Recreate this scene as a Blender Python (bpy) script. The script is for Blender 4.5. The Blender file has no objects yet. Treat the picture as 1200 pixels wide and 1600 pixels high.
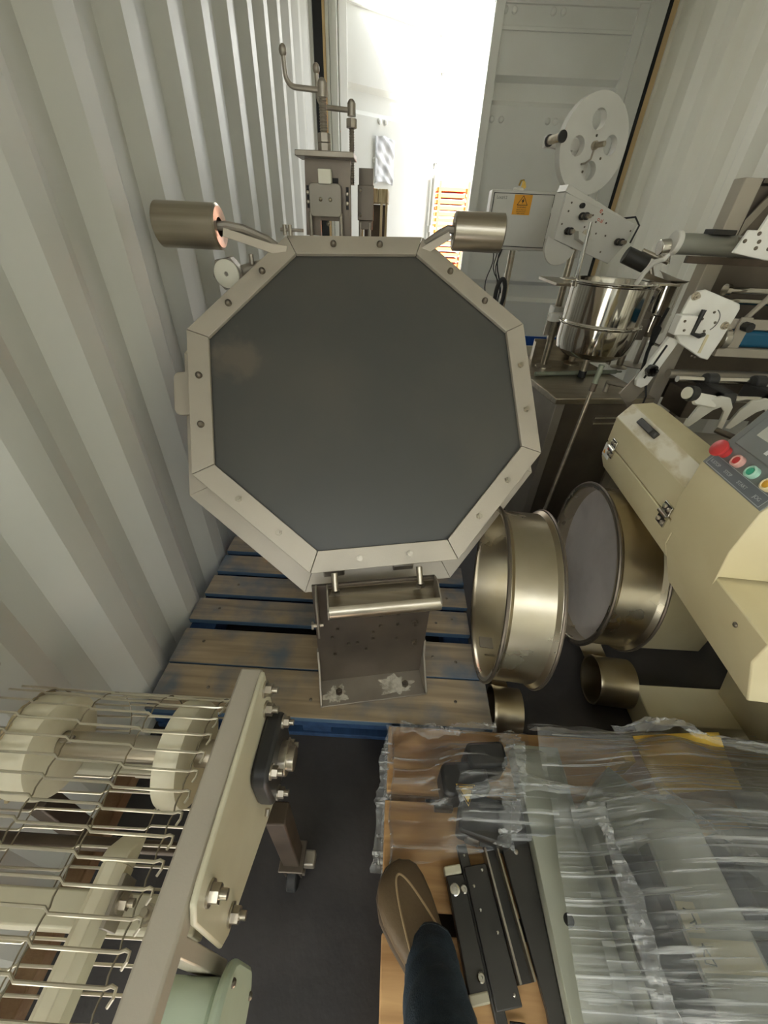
import bpy, bmesh, math, random
from mathutils import Matrix, Vector
random.seed(7)
scene = bpy.context.scene
COL = scene.collection
PI = math.pi

# ------------------------------------------------------------------ camera, light, exposure
cam_d = bpy.data.cameras.new('camera')
cam = bpy.data.objects.new('camera', cam_d); COL.objects.link(cam)
cam_d.sensor_fit = 'HORIZONTAL'; cam_d.sensor_width = 36.0
cam_d.lens = 608.0 / 1200.0 * 36.0; cam_d.clip_start = 0.02; cam_d.clip_end = 200
CAM_ROT = Matrix(((0.998446, -0.055061, 0.008572), (0.039650, 0.593885, -0.803572), (0.039154, 0.802663, 0.595146)))
cam.matrix_world = Matrix.Translation((0, 0, 1.30)) @ CAM_ROT.to_4x4()
scene.camera = cam

world = bpy.data.worlds.new('sky'); scene.world = world; world.use_nodes = True
wn = world.node_tree.nodes; wl = world.node_tree.links; wn.clear()
wo = wn.new('ShaderNodeOutputWorld'); wb = wn.new('ShaderNodeBackground')
wb.inputs['Color'].default_value = (0.93, 0.97, 1.0, 1); wb.inputs['Strength'].default_value = 1.5
wl.new(wb.outputs[0], wo.inputs[0])

sun_d = bpy.data.lights.new('sun', 'SUN'); sun_d.energy = 25.0; sun_d.angle = math.radians(0.6); sun_d.color = (1, 0.98, 0.95)
sun = bpy.data.objects.new('sun', sun_d); COL.objects.link(sun)
sun.rotation_euler = Vector((-0.75, 1.0, -1.85)).to_track_quat('-Z', 'Y').to_euler()
sun.location = (1, -4, 8)

vs = scene.view_settings
vs.view_transform = 'Standard'; vs.look = 'None'; vs.gamma = 1.0; vs.exposure = 1.6; vs.use_curve_mapping = False
scene.cycles.max_bounces = 12; scene.cycles.diffuse_bounces = 7; scene.cycles.glossy_bounces = 5
scene.cycles.transparent_max_bounces = 24
scene.cycles.sample_clamp_indirect = 8.0

# ------------------------------------------------------------------ materials
def srgb(r, g, b):
    f = lambda c: (c / 255 / 12.92) if c <= 10 else ((c / 255 + 0.055) / 1.055) ** 2.4
    return (f(r), f(g), f(b), 1)

MATS = {}
def mat(name, col, rough=0.5, metal=0.0, col2=None, scale=8.0, amount=1.0, stretch=(1, 1, 1), bump=0.0, bscale=60.0,
        lo=0.4, hi=0.65, detail=5.0, coat=0.0, spec=0.5, rvar=0.0, bstretch=None):
    m = bpy.data.materials.new(name); m.use_nodes = True
    nt = m.node_tree; N = nt.nodes; L = nt.links
    p = N['Principled BSDF']
    p.inputs['Base Color'].default_value = col; p.inputs['Roughness'].default_value = rough
    p.inputs['Metallic'].default_value = metal; p.inputs['Specular IOR Level'].default_value = spec
    p.inputs['Coat Weight'].default_value = coat
    tc = N.new('ShaderNodeTexCoord')
    if col2 is not None or rvar:
        mp = N.new('ShaderNodeMapping'); mp.inputs['Scale'].default_value = stretch; L.new(tc.outputs['Object'], mp.inputs[0])
        nz = N.new('ShaderNodeTexNoise'); nz.inputs['Scale'].default_value = scale; nz.inputs['Detail'].default_value = detail
        L.new(mp.outputs[0], nz.inputs['Vector'])
        rp = N.new('ShaderNodeMapRange'); rp.inputs[1].default_value = lo; rp.inputs[2].default_value = hi
        rp.inputs[4].default_value = amount; L.new(nz.outputs[0], rp.inputs[0])
        if col2 is not None:
            mx = N.new('ShaderNodeMix'); mx.data_type = 'RGBA'; mx.inputs[6].default_value = col; mx.inputs[7].default_value = col2
            L.new(rp.outputs[0], mx.inputs[0]); L.new(mx.outputs[2], p.inputs['Base Color'])
        if rvar:
            rr = N.new('ShaderNodeMapRange'); rr.inputs[3].default_value = rough; rr.inputs[4].default_value = rough + rvar
            L.new(rp.outputs[0], rr.inputs[0]); L.new(rr.outputs[0], p.inputs['Roughness'])
    if bump:
        mb = N.new('ShaderNodeMapping'); mb.inputs['Scale'].default_value = bstretch or stretch; L.new(tc.outputs['Object'], mb.inputs[0])
        nb = N.new('ShaderNodeTexNoise'); nb.inputs['Scale'].default_value = bscale; nb.inputs['Detail'].default_value = 4
        L.new(mb.outputs[0], nb.inputs['Vector'])
        bp = N.new('ShaderNodeBump'); bp.inputs['Strength'].default_value = bump; bp.inputs['Distance'].default_value = 0.004
        L.new(nb.outputs[0], bp.inputs['Height']); L.new(bp.outputs[0], p.inputs['Normal'])
    MATS[name] = m
    return m

def node_group(m): return m.node_tree.nodes, m.node_tree.links

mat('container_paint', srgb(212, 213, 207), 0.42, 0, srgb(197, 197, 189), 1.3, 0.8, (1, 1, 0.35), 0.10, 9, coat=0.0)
mat('container_paint_lit', srgb(238, 236, 224), 0.42, 0, srgb(229, 226, 211), 1.3, 0.8, (1, 1, 0.35), 0.08, 9)  # same wall paint, lightened to carry the brighter light on the right side
mat('door_paint', srgb(228, 229, 224), 0.5, 0, srgb(219, 219, 212), 1.6, 0.8, bump=0.05, bscale=12)
mat('rubber', srgb(30, 31, 32), 0.7)
mat('tan_sealant', srgb(205, 178, 132), 0.7)
mat('floor_black', srgb(43, 41, 42), 0.5, 0, srgb(70, 67, 66), 5, 0.75, (1, 1, 1), 0.25, 40, lo=0.42, hi=0.75, rvar=0.25)
mat('ground', srgb(112, 108, 102), 0.9, 0, srgb(96, 92, 86), 1.5)  # kept dark to cut the light bounced onto the door leaf
mat('steel_frame', srgb(190, 182, 167), 0.46, 0.35, srgb(177, 169, 154), 5, 0.7, bump=0.06, bscale=300)
mat('steel_dull', srgb(172, 165, 153), 0.42, 0.7, srgb(150, 142, 130), 6, 0.7, bump=0.05, bscale=200)
mat('steel_dark', srgb(122, 113, 103), 0.40, 0.8, srgb(98, 91, 83), 5, 0.7, bump=0.05, bscale=150)
mat('steel_brushed', srgb(184, 176, 160), 0.28, 0.95, srgb(160, 150, 132), 6, 0.8, (0.3, 8, 8), 0.05, 60)
mat('steel_bright', srgb(215, 212, 205), 0.16, 1.0, srgb(190, 186, 176), 5, 0.6)
mat('steel_mirror', srgb(214, 210, 202), 0.09, 1.0, srgb(196, 188, 172), 3, 0.6, bump=0.05, bscale=7)
mat('bolt_steel', srgb(176, 168, 152), 0.3, 0.9)
mat('bolt_dark', srgb(120, 112, 100), 0.4, 0.8)
mat('drum_steel', srgb(190, 182, 164), 0.27, 1.0, srgb(172, 158, 126), 3.2, 0.9, (1, 1, 1), 0.06, 30, rvar=0.12)
mat('drum_base', srgb(204, 199, 200), 0.5, 0.0, srgb(166, 161, 162), 4, 0.8, bump=0.08, bscale=60)
mat('dark_panel', srgb(72, 72, 69), 0.38, 0, srgb(82, 79, 73), 2.6, 0.9, (1, 1, 1), 0.04, 50, lo=0.45, hi=0.7, spec=0.6, rvar=0.15)
mat('white_plastic', srgb(224, 221, 205), 0.5)
mat('cream_plastic', srgb(222, 216, 192), 0.5, 0, srgb(200, 190, 160), 9, 0.7, bump=0.15, bscale=40)
mat('chipped_plastic', srgb(168, 148, 112), 0.8, 0, srgb(208, 196, 164), 40, 1.0, bump=0.8, bscale=120)
mat('grey_plate', srgb(150, 144, 134), 0.5, 0.5)
mat('beige_paint', srgb(214, 204, 168), 0.5, 0, srgb(205, 193, 154), 5, 0.8, bump=0.10, bscale=70)
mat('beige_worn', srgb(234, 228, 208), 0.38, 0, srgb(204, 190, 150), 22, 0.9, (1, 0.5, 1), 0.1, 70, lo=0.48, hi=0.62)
mat('panel_grey', srgb(128, 132, 130), 0.5, 0, srgb(118, 121, 119), 9, 0.7)
mat('panel_strip', srgb(108, 113, 118), 0.45)
mat('screen_grey', srgb(200, 201, 190), 0.3)
mat('print_white', srgb(225, 226, 224), 0.6)
mat('print_pale', srgb(178, 182, 184), 0.6)
mat('print_black', srgb(28, 27, 25), 0.6)
mat('print_grey', srgb(92, 92, 90), 0.6)
mat('button_red', srgb(204, 66, 66), 0.38)
mat('button_green', srgb(70, 176, 140), 0.38)
mat('button_yellow', srgb(232, 176, 62), 0.38)
mat('button_ring_r', srgb(226, 176, 166), 0.4)
mat('button_ring_g', srgb(178, 222, 202), 0.4)
mat('button_ring_y', srgb(240, 226, 180), 0.4)
mat('black_plastic', srgb(38, 38, 38), 0.45, 0, srgb(50, 49, 47), 12, 0.7)
mat('black_metal', srgb(58, 57, 54), 0.42, 0.3, srgb(70, 68, 64), 6, 0.8, bump=0.05, bscale=80)
mat('grey_roller', srgb(146, 146, 136), 0.4, 0.35)
mat('white_paint', srgb(230, 229, 222), 0.4, 0, srgb(216, 213, 202), 9, 0.7)
mat('grey_paint', srgb(214, 212, 204), 0.42, 0, srgb(203, 201, 192), 5, 0.7)
mat('reel_paint', srgb(218, 217, 211), 0.4, 0, srgb(209, 208, 201), 5, 0.7)
mat('blue_belt', srgb(24, 92, 124), 0.5)
mat('blue_film', srgb(38, 84, 158), 0.4)
mat('orange_sign', srgb(236, 166, 24), 0.5)
mat('yellow_tag', srgb(236, 196, 88), 0.5)
mat('red_print', srgb(208, 82, 44), 0.5)
mat('paper', srgb(238, 240, 243), 0.35, 0, srgb(196, 200, 208), 14, 0.8, (1, 1, 0.6), 0.6, 22)
mat('plate_cream', srgb(206, 201, 176), 0.42, 0, srgb(188, 180, 154), 4, 0.9, (1, 1, 1), 0.06, 60, lo=0.45, hi=0.7)
mat('pale_green', srgb(186, 200, 180), 0.42, 0, srgb(172, 186, 164), 8, 0.7, bump=0.05, bscale=80)
mat('rust_bar', srgb(122, 98, 70), 0.7, 0.1, srgb(92, 62, 36), 14, 0.9, bump=0.3, bscale=90)
mat('wire', srgb(204, 197, 178), 0.3, 0.85)
mat('hook_wire', srgb(150, 142, 124), 0.35, 0.9)
mat('castor_steel', srgb(96, 84, 72), 0.5, 0.5, srgb(66, 56, 48), 9, 0.8)
mat('shoe_leather', srgb(100, 83, 60), 0.55, 0, srgb(84, 68, 48), 12, 0.8, bump=0.15, bscale=180)
mat('shoe_sole', srgb(86, 72, 56), 0.7)
mat('shoe_seam', srgb(158, 136, 104), 0.6)
mat('denim', srgb(30, 48, 62), 0.85, 0, srgb(22, 36, 48), 9, 0.8, bump=0.5, bscale=420)
mat('denim_stitch', srgb(80, 96, 108), 0.8)
mat('grey_green_panel', srgb(168, 170, 154), 0.5, 0, srgb(154, 155, 138), 4, 0.8, bump=0.04, bscale=60)
mat('light_housing', srgb(196, 196, 184), 0.45, 0, srgb(182, 181, 167), 4, 0.8)
mat('yellow_card', srgb(246, 208, 96), 0.6, 0, srgb(230, 182, 72), 7, 0.8)
mat('label_paper', srgb(226, 216, 184), 0.6)
mat('orange_timber', srgb(226, 122, 48), 0.7, 0, srgb(196, 92, 34), 14, 0.8, (0.2, 3, 3))
mat('pale_wood', srgb(222, 206, 168), 0.7, 0, srgb(168, 142, 98), 18, 0.9, (5, 5, 0.3))
mat('far_grey', srgb(120, 122, 124), 0.7)
mat('green_bar', srgb(142, 148, 130), 0.5, 0.4)
mat('cable', srgb(36, 36, 36), 0.5)
mat('brass', srgb(176, 146, 72), 0.3, 0.9)
mat('glue_residue', srgb(206, 200, 184), 0.8, 0, srgb(160, 152, 136), 60, 0.9, bump=0.6, bscale=160)

def wood_mat(name, c1, c2, paint=None, amount=0.0, axis=0):
    """planks: grain along one axis; paint left on the sides and toward the sawn ends"""
    m = bpy.data.materials.new(name); m.use_nodes = True; N, L = node_group(m); p = N['Principled BSDF']
    p.inputs['Roughness'].default_value = 0.75
    tc = N.new('ShaderNodeTexCoord'); mp = N.new('ShaderNodeMapping')
    s = [22, 22, 22]; s[axis] = 1.4; mp.inputs['Scale'].default_value = s
    oi = N.new('ShaderNodeObjectInfo'); ad = N.new('ShaderNodeVectorMath'); ad.operation = 'ADD'
    L.new(tc.outputs['Object'], ad.inputs[0]); L.new(oi.outputs['Random'], ad.inputs[1]); L.new(ad.outputs[0], mp.inputs[0])
    nz = N.new('ShaderNodeTexNoise'); nz.inputs['Scale'].default_value = 1.6; nz.inputs['Detail'].default_value = 7; nz.inputs['Distortion'].default_value = 0.6
    L.new(mp.outputs[0], nz.inputs['Vector'])
    mr = N.new('ShaderNodeMapRange'); mr.inputs[1].default_value = 0.35; mr.inputs[2].default_value = 0.7; L.new(nz.outputs[0], mr.inputs[0])
    mx = N.new('ShaderNodeMix'); mx.data_type = 'RGBA'; mx.inputs[6].default_value = c1; mx.inputs[7].default_value = c2
    L.new(mr.outputs[0], mx.inputs[0]); out = mx.outputs[2]
    if paint is not None:
        n2 = N.new('ShaderNodeTexNoise'); n2.inputs['Scale'].default_value = 7; n2.inputs['Detail'].default_value = 6; L.new(ad.outputs[0], n2.inputs['Vector'])
        ge = N.new('ShaderNodeNewGeometry'); sx = N.new('ShaderNodeSeparateXYZ'); L.new(ge.outputs['Normal'], sx.inputs[0])
        side = N.new('ShaderNodeMapRange'); side.inputs[1].default_value = 0.9; side.inputs[2].default_value = 0.5; L.new(sx.outputs[2], side.inputs[0])
        gx = N.new('ShaderNodeSeparateXYZ'); L.new(tc.outputs['Generated'], gx.inputs[0])
        d = N.new('ShaderNodeMath'); d.operation = 'SUBTRACT'; d.inputs[1].default_value = 0.5; L.new(gx.outputs[axis], d.inputs[0])
        ab = N.new('ShaderNodeMath'); ab.operation = 'ABSOLUTE'; L.new(d.outputs[0], ab.inputs[0])
        e = N.new('ShaderNodeMapRange'); e.inputs[1].default_value = 0.40; e.inputs[2].default_value = 0.50; e.inputs[4].default_value = 0.75; L.new(ab.outputs[0], e.inputs[0])
        q = N.new('ShaderNodeMapRange'); q.inputs[1].default_value = 0.42; q.inputs[2].default_value = 0.68; q.inputs[4].default_value = amount; L.new(n2.outputs[0], q.inputs[0])
        a1 = N.new('ShaderNodeMath'); a1.operation = 'ADD'; L.new(q.outputs[0], a1.inputs[0])
        em = N.new('ShaderNodeMath'); em.operation = 'MULTIPLY'; L.new(e.outputs[0], em.inputs[0]); L.new(n2.outputs[0], em.inputs[1])
        L.new(em.outputs[0], a1.inputs[1])
        a2 = N.new('ShaderNodeMath'); a2.operation = 'MAXIMUM'; L.new(a1.outputs[0], a2.inputs[0]); L.new(side.outputs[0], a2.inputs[1]); a2.use_clamp = True
        m2 = N.new('ShaderNodeMix'); m2.data_type = 'RGBA'; m2.inputs[7].default_value = paint; L.new(a2.outputs[0], m2.inputs[0]); L.new(out, m2.inputs[6]); out = m2.outputs[2]
    L.new(out, p.inputs['Base Color'])
    bp = N.new('ShaderNodeBump'); bp.inputs['Strength'].default_value = 0.35; bp.inputs['Distance'].default_value = 0.002
    L.new(nz.outputs[0], bp.inputs['Height']); L.new(bp.outputs[0], p.inputs['Normal'])
    MATS[name] = m
wood_mat('blue_pallet_wood', srgb(176, 156, 126), srgb(136, 120, 96), srgb(70, 96, 120), 0.75, 0)  # blue amount is worn paint, raised to tint the boards like bluish shade
wood_mat('blue_pallet_bearer', srgb(40, 72, 112), srgb(26, 52, 88), None, 0, 1)
wood_mat('pallet_wood', srgb(206, 166, 114), srgb(160, 120, 76), None, 0, 0)
wood_mat('pallet_bearer', srgb(150, 116, 76), srgb(112, 82, 50), None, 0, 1)

def film_mat(name, base, streak, rot, fine=(0.5, 44, 3), broad=(0.7, 8, 2), white=(0.88, 0.90, 0.90, 1)):
    """clear film: mostly see-through, milky in streaks and folds, partly as painted-in highlights"""
    m = bpy.data.materials.new(name); m.use_nodes = True; N, L = node_group(m); N.clear()
    o = N.new('ShaderNodeOutputMaterial'); tr = N.new('ShaderNodeBsdfTransparent'); p = N.new('ShaderNodeBsdfPrincipled'); mx = N.new('ShaderNodeMixShader')
    p.inputs['Base Color'].default_value = white; p.inputs['Roughness'].default_value = 0.18; p.inputs['Specular IOR Level'].default_value = 1.0
    p.inputs['IOR'].default_value = 1.5
    tr.inputs[0].default_value = (0.97, 0.98, 0.98, 1)
    tc = N.new('ShaderNodeTexCoord'); outs = []
    for sc_, lo, hi, am in ((fine, 0.56, 0.70, 1.0), (broad, 0.50, 0.85, 0.6)):
        mp = N.new('ShaderNodeMapping'); mp.inputs['Scale'].default_value = sc_; mp.inputs['Rotation'].default_value = (0, 0, math.radians(rot)); L.new(tc.outputs['Object'], mp.inputs[0])
        nz_ = N.new('ShaderNodeTexNoise'); nz_.inputs['Scale'].default_value = 3.0; nz_.inputs['Detail'].default_value = 3; nz_.inputs['Distortion'].default_value = 0.15
        L.new(mp.outputs[0], nz_.inputs['Vector'])
        mr = N.new('ShaderNodeMapRange'); mr.inputs[1].default_value = lo; mr.inputs[2].default_value = hi; mr.inputs[3].default_value = 0; mr.inputs[4].default_value = streak * am  # white streaks paint in highlights on the film
        L.new(nz_.outputs[0], mr.inputs[0]); outs.append((nz_, mr))
    ad = N.new('ShaderNodeMath'); ad.operation = 'ADD'; L.new(outs[0][1].outputs[0], ad.inputs[0]); L.new(outs[1][1].outputs[0], ad.inputs[1])
    a2 = N.new('ShaderNodeMath'); a2.operation = 'ADD'; a2.inputs[1].default_value = base; L.new(ad.outputs[0], a2.inputs[0])
    lw = N.new('ShaderNodeFresnel'); lw.inputs[0].default_value = 1.45
    a3 = N.new('ShaderNodeMath'); a3.operation = 'ADD'; a3.use_clamp = True; L.new(a2.outputs[0], a3.inputs[0]); L.new(lw.outputs[0], a3.inputs[1])
    L.new(a3.outputs[0], mx.inputs[0]); L.new(tr.outputs[0], mx.inputs[1]); L.new(p.outputs[0], mx.inputs[2]); L.new(mx.outputs[0], o.inputs[0])
    bp = N.new('ShaderNodeBump'); bp.inputs['Strength'].default_value = 0.8; bp.inputs['Distance'].default_value = 0.008
    L.new(outs[0][0].outputs[0], bp.inputs['Height']); L.new(bp.outputs[0], p.inputs['Normal']); L.new(bp.outputs[0], lw.inputs['Normal'])
    MATS[name] = m
film_mat('stretch_film', 0.07, 0.55, 12)
film_mat('stretch_film_cross', 0.03, 0.40, 118, (0.5, 30, 3), (0.7, 6, 2))
film_mat('stretch_film_side', 0.01, 0.34, 6, (0.8, 34, 8), (2, 9, 4))
film_mat('film_rope', 0.12, 0.45, 30, (3, 30, 10), (4, 12, 8))

# ------------------------------------------------------------------ mesh helpers
def frame(ax):
    w = Vector(ax).normalized(); t = Vector((0, 0, 1)) if abs(w.z) < 0.9 else Vector((1, 0, 0))
    u = t.cross(w).normalized(); v = w.cross(u); return u, v, w

class MB:
    def __init__(self, T=None): self.v = []; self.f = []; self.T = T or Matrix.Identity(4)
    def add(self, vs, fs):
        b = len(self.v); self.v += [self.T @ Vector(p) for p in vs]; self.f += [tuple(b + i for i in f) for f in fs]; return self
    def box(self, x0, x1, y0, y1, z0, z1, M=None):
        P = [Vector((x, y, z)) for x in (x0, x1) for y in (y0, y1) for z in (z0, z1)]
        if M is not None: P = [M @ p for p in P]
        return self.add(P, [(0, 1, 3, 2), (4, 6, 7, 5), (0, 4, 5, 1), (2, 3, 7, 6), (0, 2, 6, 4), (1, 5, 7, 3)])
    def cyl(self, p0, p1, r, r2=None, n=20, ph=0.0):
        p0 = Vector(p0); p1 = Vector(p1); r2 = r if r2 is None else r2; u, v, w = frame(p1 - p0); P = []
        for k in range(n):
            a = 2 * PI * k / n + ph; d = math.cos(a) * u + math.sin(a) * v; P += [p0 + d * r, p1 + d * r2]
        F = [(2 * k, 2 * ((k + 1) % n), 2 * ((k + 1) % n) + 1, 2 * k + 1) for k in range(n)]
        F += [tuple(2 * k for k in range(n))[::-1], tuple(2 * k + 1 for k in range(n))]
        return self.add(P, F)
    def tube(self, pts, r, n=8, closed=False, rr=None):
        pts = [Vector(p) for p in pts]; m = len(pts); P = []; F = []; pu = None
        for i, p in enumerate(pts):
            a = pts[(i - 1) % m] if (closed or i > 0) else p; b = pts[(i + 1) % m] if (closed or i < m - 1) else p
            w = (b - a).normalized()
            if pu is None: u, v, _ = frame(w)
            else:
                u = (pu - w * pu.dot(w)).normalized(); v = w.cross(u)
            pu = u; q = rr[i] if rr else r
            P += [p + q * (math.cos(2 * PI * k / n) * u + math.sin(2 * PI * k / n) * v) for k in range(n)]
        for i in range(m if closed else m - 1):
            j = (i + 1) % m
            F += [(i * n + k, i * n + (k + 1) % n, j * n + (k + 1) % n, j * n + k) for k in range(n)]
        if not closed: F += [tuple(range(n))[::-1], tuple((m - 1) * n + k for k in range(n))]
        return self.add(P, F)
    def prism(self, poly, o, u, v, w, h):
        o, u, v, w = Vector(o), Vector(u), Vector(v), Vector(w); n = len(poly)
        P = [o + u * a + v * b for a, b in poly] + [o + u * a + v * b + w * h for a, b in poly]
        F = [tuple(range(n))[::-1], tuple(range(n, 2 * n))] + [(k, (k + 1) % n, n + (k + 1) % n, n + k) for k in range(n)]
        return self.add(P, F)
    def lathe(self, prof, o, ax, n=40, closed=False):
        o = Vector(o); u, v, w = frame(ax); P = []; m = len(prof)
        for k in range(n):
            a = 2 * PI * k / n; d = math.cos(a) * u + math.sin(a) * v
            P += [o + d * r + w * h for r, h in prof]
        F = []
        for k in range(n):
            j = (k + 1) % n
            for i in range(m if closed else m - 1):
                i2 = (i + 1) % m; F.append((k * m + i, j * m + i, j * m + i2, k * m + i2))
        if not closed:
            if prof[0][0] > 1e-6: F.append(tuple(k * m for k in range(n))[::-1])
            if prof[-1][0] > 1e-6: F.append(tuple(k * m + m - 1 for k in range(n)))
        return self.add(P, F)
    def ball(self, c, r, n=14, sz=1.0):
        prof = [(r * math.sin(PI * i / 8) + (1e-7 if i in (0, 8) else 0), -r * sz * math.cos(PI * i / 8)) for i in range(9)]
        return self.lathe(prof, c, (0, 0, 1), n)
    def grid(self, fn, nu, nv):
        P = [fn(i / (nu - 1), j / (nv - 1)) for i in range(nu) for j in range(nv)]
        return self.add(P, [(i * nv + j, (i + 1) * nv + j, (i + 1) * nv + j + 1, i * nv + j + 1) for i in range(nu - 1) for j in range(nv - 1)])
    def mesh(self, name, off=Vector((0, 0, 0)), ang=34):
        me = bpy.data.meshes.new(name); me.from_pydata([tuple(p - off) for p in self.v], [], self.f)
        bm = bmesh.new(); bm.from_mesh(me); bmesh.ops.remove_doubles(bm, verts=bm.verts, dist=1e-6)
        bmesh.ops.recalc_face_normals(bm, faces=bm.faces); bm.to_mesh(me); bm.free()
        me.shade_smooth(); me.set_sharp_from_angle(angle=math.radians(ang)); me.update()
        return me
    def build(self, name, m, parent=None, bevel=0.0, label=None, solid=0.0, off=None, seg=2, ang=34):
        if parent is not None: off = ORG[parent.name]
        elif off is None:
            xs = [p.x for p in self.v]; ys = [p.y for p in self.v]; zs = [p.z for p in self.v]
            off = Vector(((min(xs) + max(xs)) / 2, (min(ys) + max(ys)) / 2, min(zs)))
        me = self.mesh(name, off, ang); me.materials.append(MATS[m])
        o = bpy.data.objects.new(name, me); COL.objects.link(o); ORG[o.name] = Vector(off)
        if parent is not None: o.parent = parent
        else: o.location = off
        if solid:
            s = o.modifiers.new('thickness', 'SOLIDIFY'); s.thickness = solid; s.offset = 0
        if bevel:
            b = o.modifiers.new('bevel', 'BEVEL'); b.width = bevel; b.segments = seg; b.limit_method = 'ANGLE'; b.angle_limit = math.radians(40); b.harden_normals = False
        if label: o['label'] = label
        return o
ORG = {}; SHARED = {}; LOCAL = {}
def tag(o, label, cat=None, group=None, kind=None):
    o['label'] = label
    if cat: o['category'] = cat
    if group: o['group'] = group
    if kind: o['kind'] = kind
    return o
def thing(name, label, cat, loc, group=None):
    o = bpy.data.objects.new(name, None); COL.objects.link(o); o.location = loc; o.empty_display_size = 0.05
    ORG[o.name] = Vector(loc); return tag(o, label, cat, group)
def put(name, me, m, parent, M):
    """a shared mesh placed as one more part"""
    k = (me.name, m)
    if k not in SHARED:
        if not me.materials: me.materials.append(MATS[m])
        elif me.materials[0] is not MATS[m]:
            me = me.copy(); me.materials.clear(); me.materials.append(MATS[m])
        SHARED[k] = me
    me = SHARED[k]
    o = bpy.data.objects.new(name, me); COL.objects.link(o); o.parent = parent
    L0 = Matrix.Translation(-ORG[parent.name]) @ M
    o.matrix_local = LOCAL[parent.name].inverted() @ L0 if parent.name in LOCAL else L0
    LOCAL[o.name] = L0; ORG[o.name] = ORG[parent.name]
    return o
def axes(o, x, y, z):
    M = Matrix((Vector(x).normalized(), Vector(y).normalized(), Vector(z).normalized())).transposed().to_4x4(); M.translation = Vector(o); return M
def along(o, w, spin=0.0):
    u, v, w = frame(w); return axes(o, u, v, w) @ Matrix.Rotation(spin, 4, 'Z')
def text(name, s, size, m, parent, M, depth=0.0003, align='LEFT'):
    cu = bpy.data.curves.new(name, 'FONT'); cu.body = s; cu.size = size; cu.extrude = depth; cu.align_x = align
    t = bpy.data.objects.new(name, cu); COL.objects.link(t); bpy.context.view_layer.update()
    me = bpy.data.meshes.new_from_object(t.evaluated_get(bpy.context.evaluated_depsgraph_get()))
    bpy.data.objects.remove(t); me.materials.clear(); me.materials.append(MATS[m]); me.name = name
    return put(name, me, m, parent, M)
def arc(c, r, a0, a1, n, u, v):
    c, u, v = Vector(c), Vector(u), Vector(v)
    return [c + r * (math.cos(a0 + (a1 - a0) * i / n) * u + math.sin(a0 + (a1 - a0) * i / n) * v) for i in range(n + 1)]
def rrect(w, h, r, n=4):
    P = []
    for cx, cy, a in ((w / 2 - r, h / 2 - r, 0), (-w / 2 + r, h / 2 - r, PI / 2), (-w / 2 + r, -h / 2 + r, PI), (w / 2 - r, -h / 2 + r, 1.5 * PI)):
        P += [(cx + r * math.cos(a + PI / 2 * i / n), cy + r * math.sin(a + PI / 2 * i / n)) for i in range(n + 1)]
    return P

# shared fasteners (local +Z is outward)
HEX = MB().cyl((0, 0, -0.002), (0, 0, 0.006), 0.0085, n=6).cyl((0, 0, 0.006), (0, 0, 0.011), 0.005, n=12).mesh('hex_bolt')
DOME = MB().lathe([(0.009, -0.001), (0.009, 0.004), (0.0075, 0.009), (0.004, 0.012), (1e-6, 0.013)], (0, 0, 0), (0, 0, 1), 14).mesh('dome_nut')
STUD = MB().cyl((0, 0, -0.002), (0, 0, 0.007), 0.0045, n=10).mesh('stud')
BIGBOLT = MB().cyl((0, 0, 0), (0, 0, 0.003), 0.0135, n=16).cyl((0, 0, 0.003), (0, 0, 0.013), 0.0105, n=6).cyl((0, 0, 0.013), (0, 0, 0.022), 0.0055, n=12).mesh('hex_nut')
RIVET = MB().lathe([(0.02, -0.002), (0.02, 0.004), (0.014, 0.011), (1e-6, 0.014)], (0, 0, 0), (0, 0, 1), 14).mesh('carriage_bolt')
SCREW = MB().lathe([(0.005, -0.001), (0.005, 0.002), (0.003, 0.004), (1e-6, 0.0045)], (0, 0, 0), (0, 0, 1), 10).mesh('screw')
# ================================================================== THE CONTAINER (setting)
def S(o, label): return tag(o, label, None, None, 'structure')
YB, YR, YD, XL, XR, ZC = -3.6, -1.52, 4.06, -0.70, 1.69, 2.58

S(MB().box(XL - 0.1, XR + 0.1, YB, YD + 0.12, -0.12, 0.0).build('floor', 'floor_black'), 'scuffed black container floor')
S(MB().box(XL - 0.1, XR + 0.1, YR, YD + 0.1, ZC, ZC + 0.05).box(XL - 0.1, XR + 0.1, YB, YR - 1.35, ZC, ZC + 0.05).build('ceiling', 'container_paint'), 'white steel container roof')  # roof gap behind the camera is added to let in sun and sky
S(MB().box(-40, 40, -30, 60, -0.34, -0.30).build('ground', 'ground'), 'sunlit dark asphalt yard outside the container')

def corrugated(x, s, y_bright, pitch=0.275, depth=0.036):
    """one pressed steel wall; s is the outward direction"""
    P = []; k = math.floor((YB - y_bright) / pitch)
    y = y_bright + k * pitch
    while y < YD + pitch:
        for dy, d in ((-0.034, 0), (0.034, depth), (0.104, depth), (0.172, 0)):
            P.append((y + dy, x + s * d))
        y += pitch
    P = [p for p in P if YB <= p[0] <= YD]
    P = [(YB, P[0][1])] + P + [(YD, P[-1][1])]
    poly = [(b, a) for a, b in P] + [(b + s * 0.005, a) for a, b in reversed(P)]
    return MB().prism(poly, (0, 0, 0.0), (1, 0, 0), (0, 1, 0), (0, 0, 1), ZC)
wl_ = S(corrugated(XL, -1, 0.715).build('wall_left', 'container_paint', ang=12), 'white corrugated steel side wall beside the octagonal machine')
S(corrugated(XR, 1, 0.60).build('wall_right', 'container_paint_lit', ang=12), 'white corrugated steel side wall behind the labelling machine')
S(MB().box(XL - 0.1, XR + 0.1, YB - 0.03, YB, 0, ZC).build('wall_back', 'container_paint'), 'plain white steel end wall of the container')
S(MB().box(XL - 0.06, XL + 0.004, YB, YD, 0.0, 0.035).build('baseboard_left', 'container_paint'), 'steel bottom rail along the corrugated wall')
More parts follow.
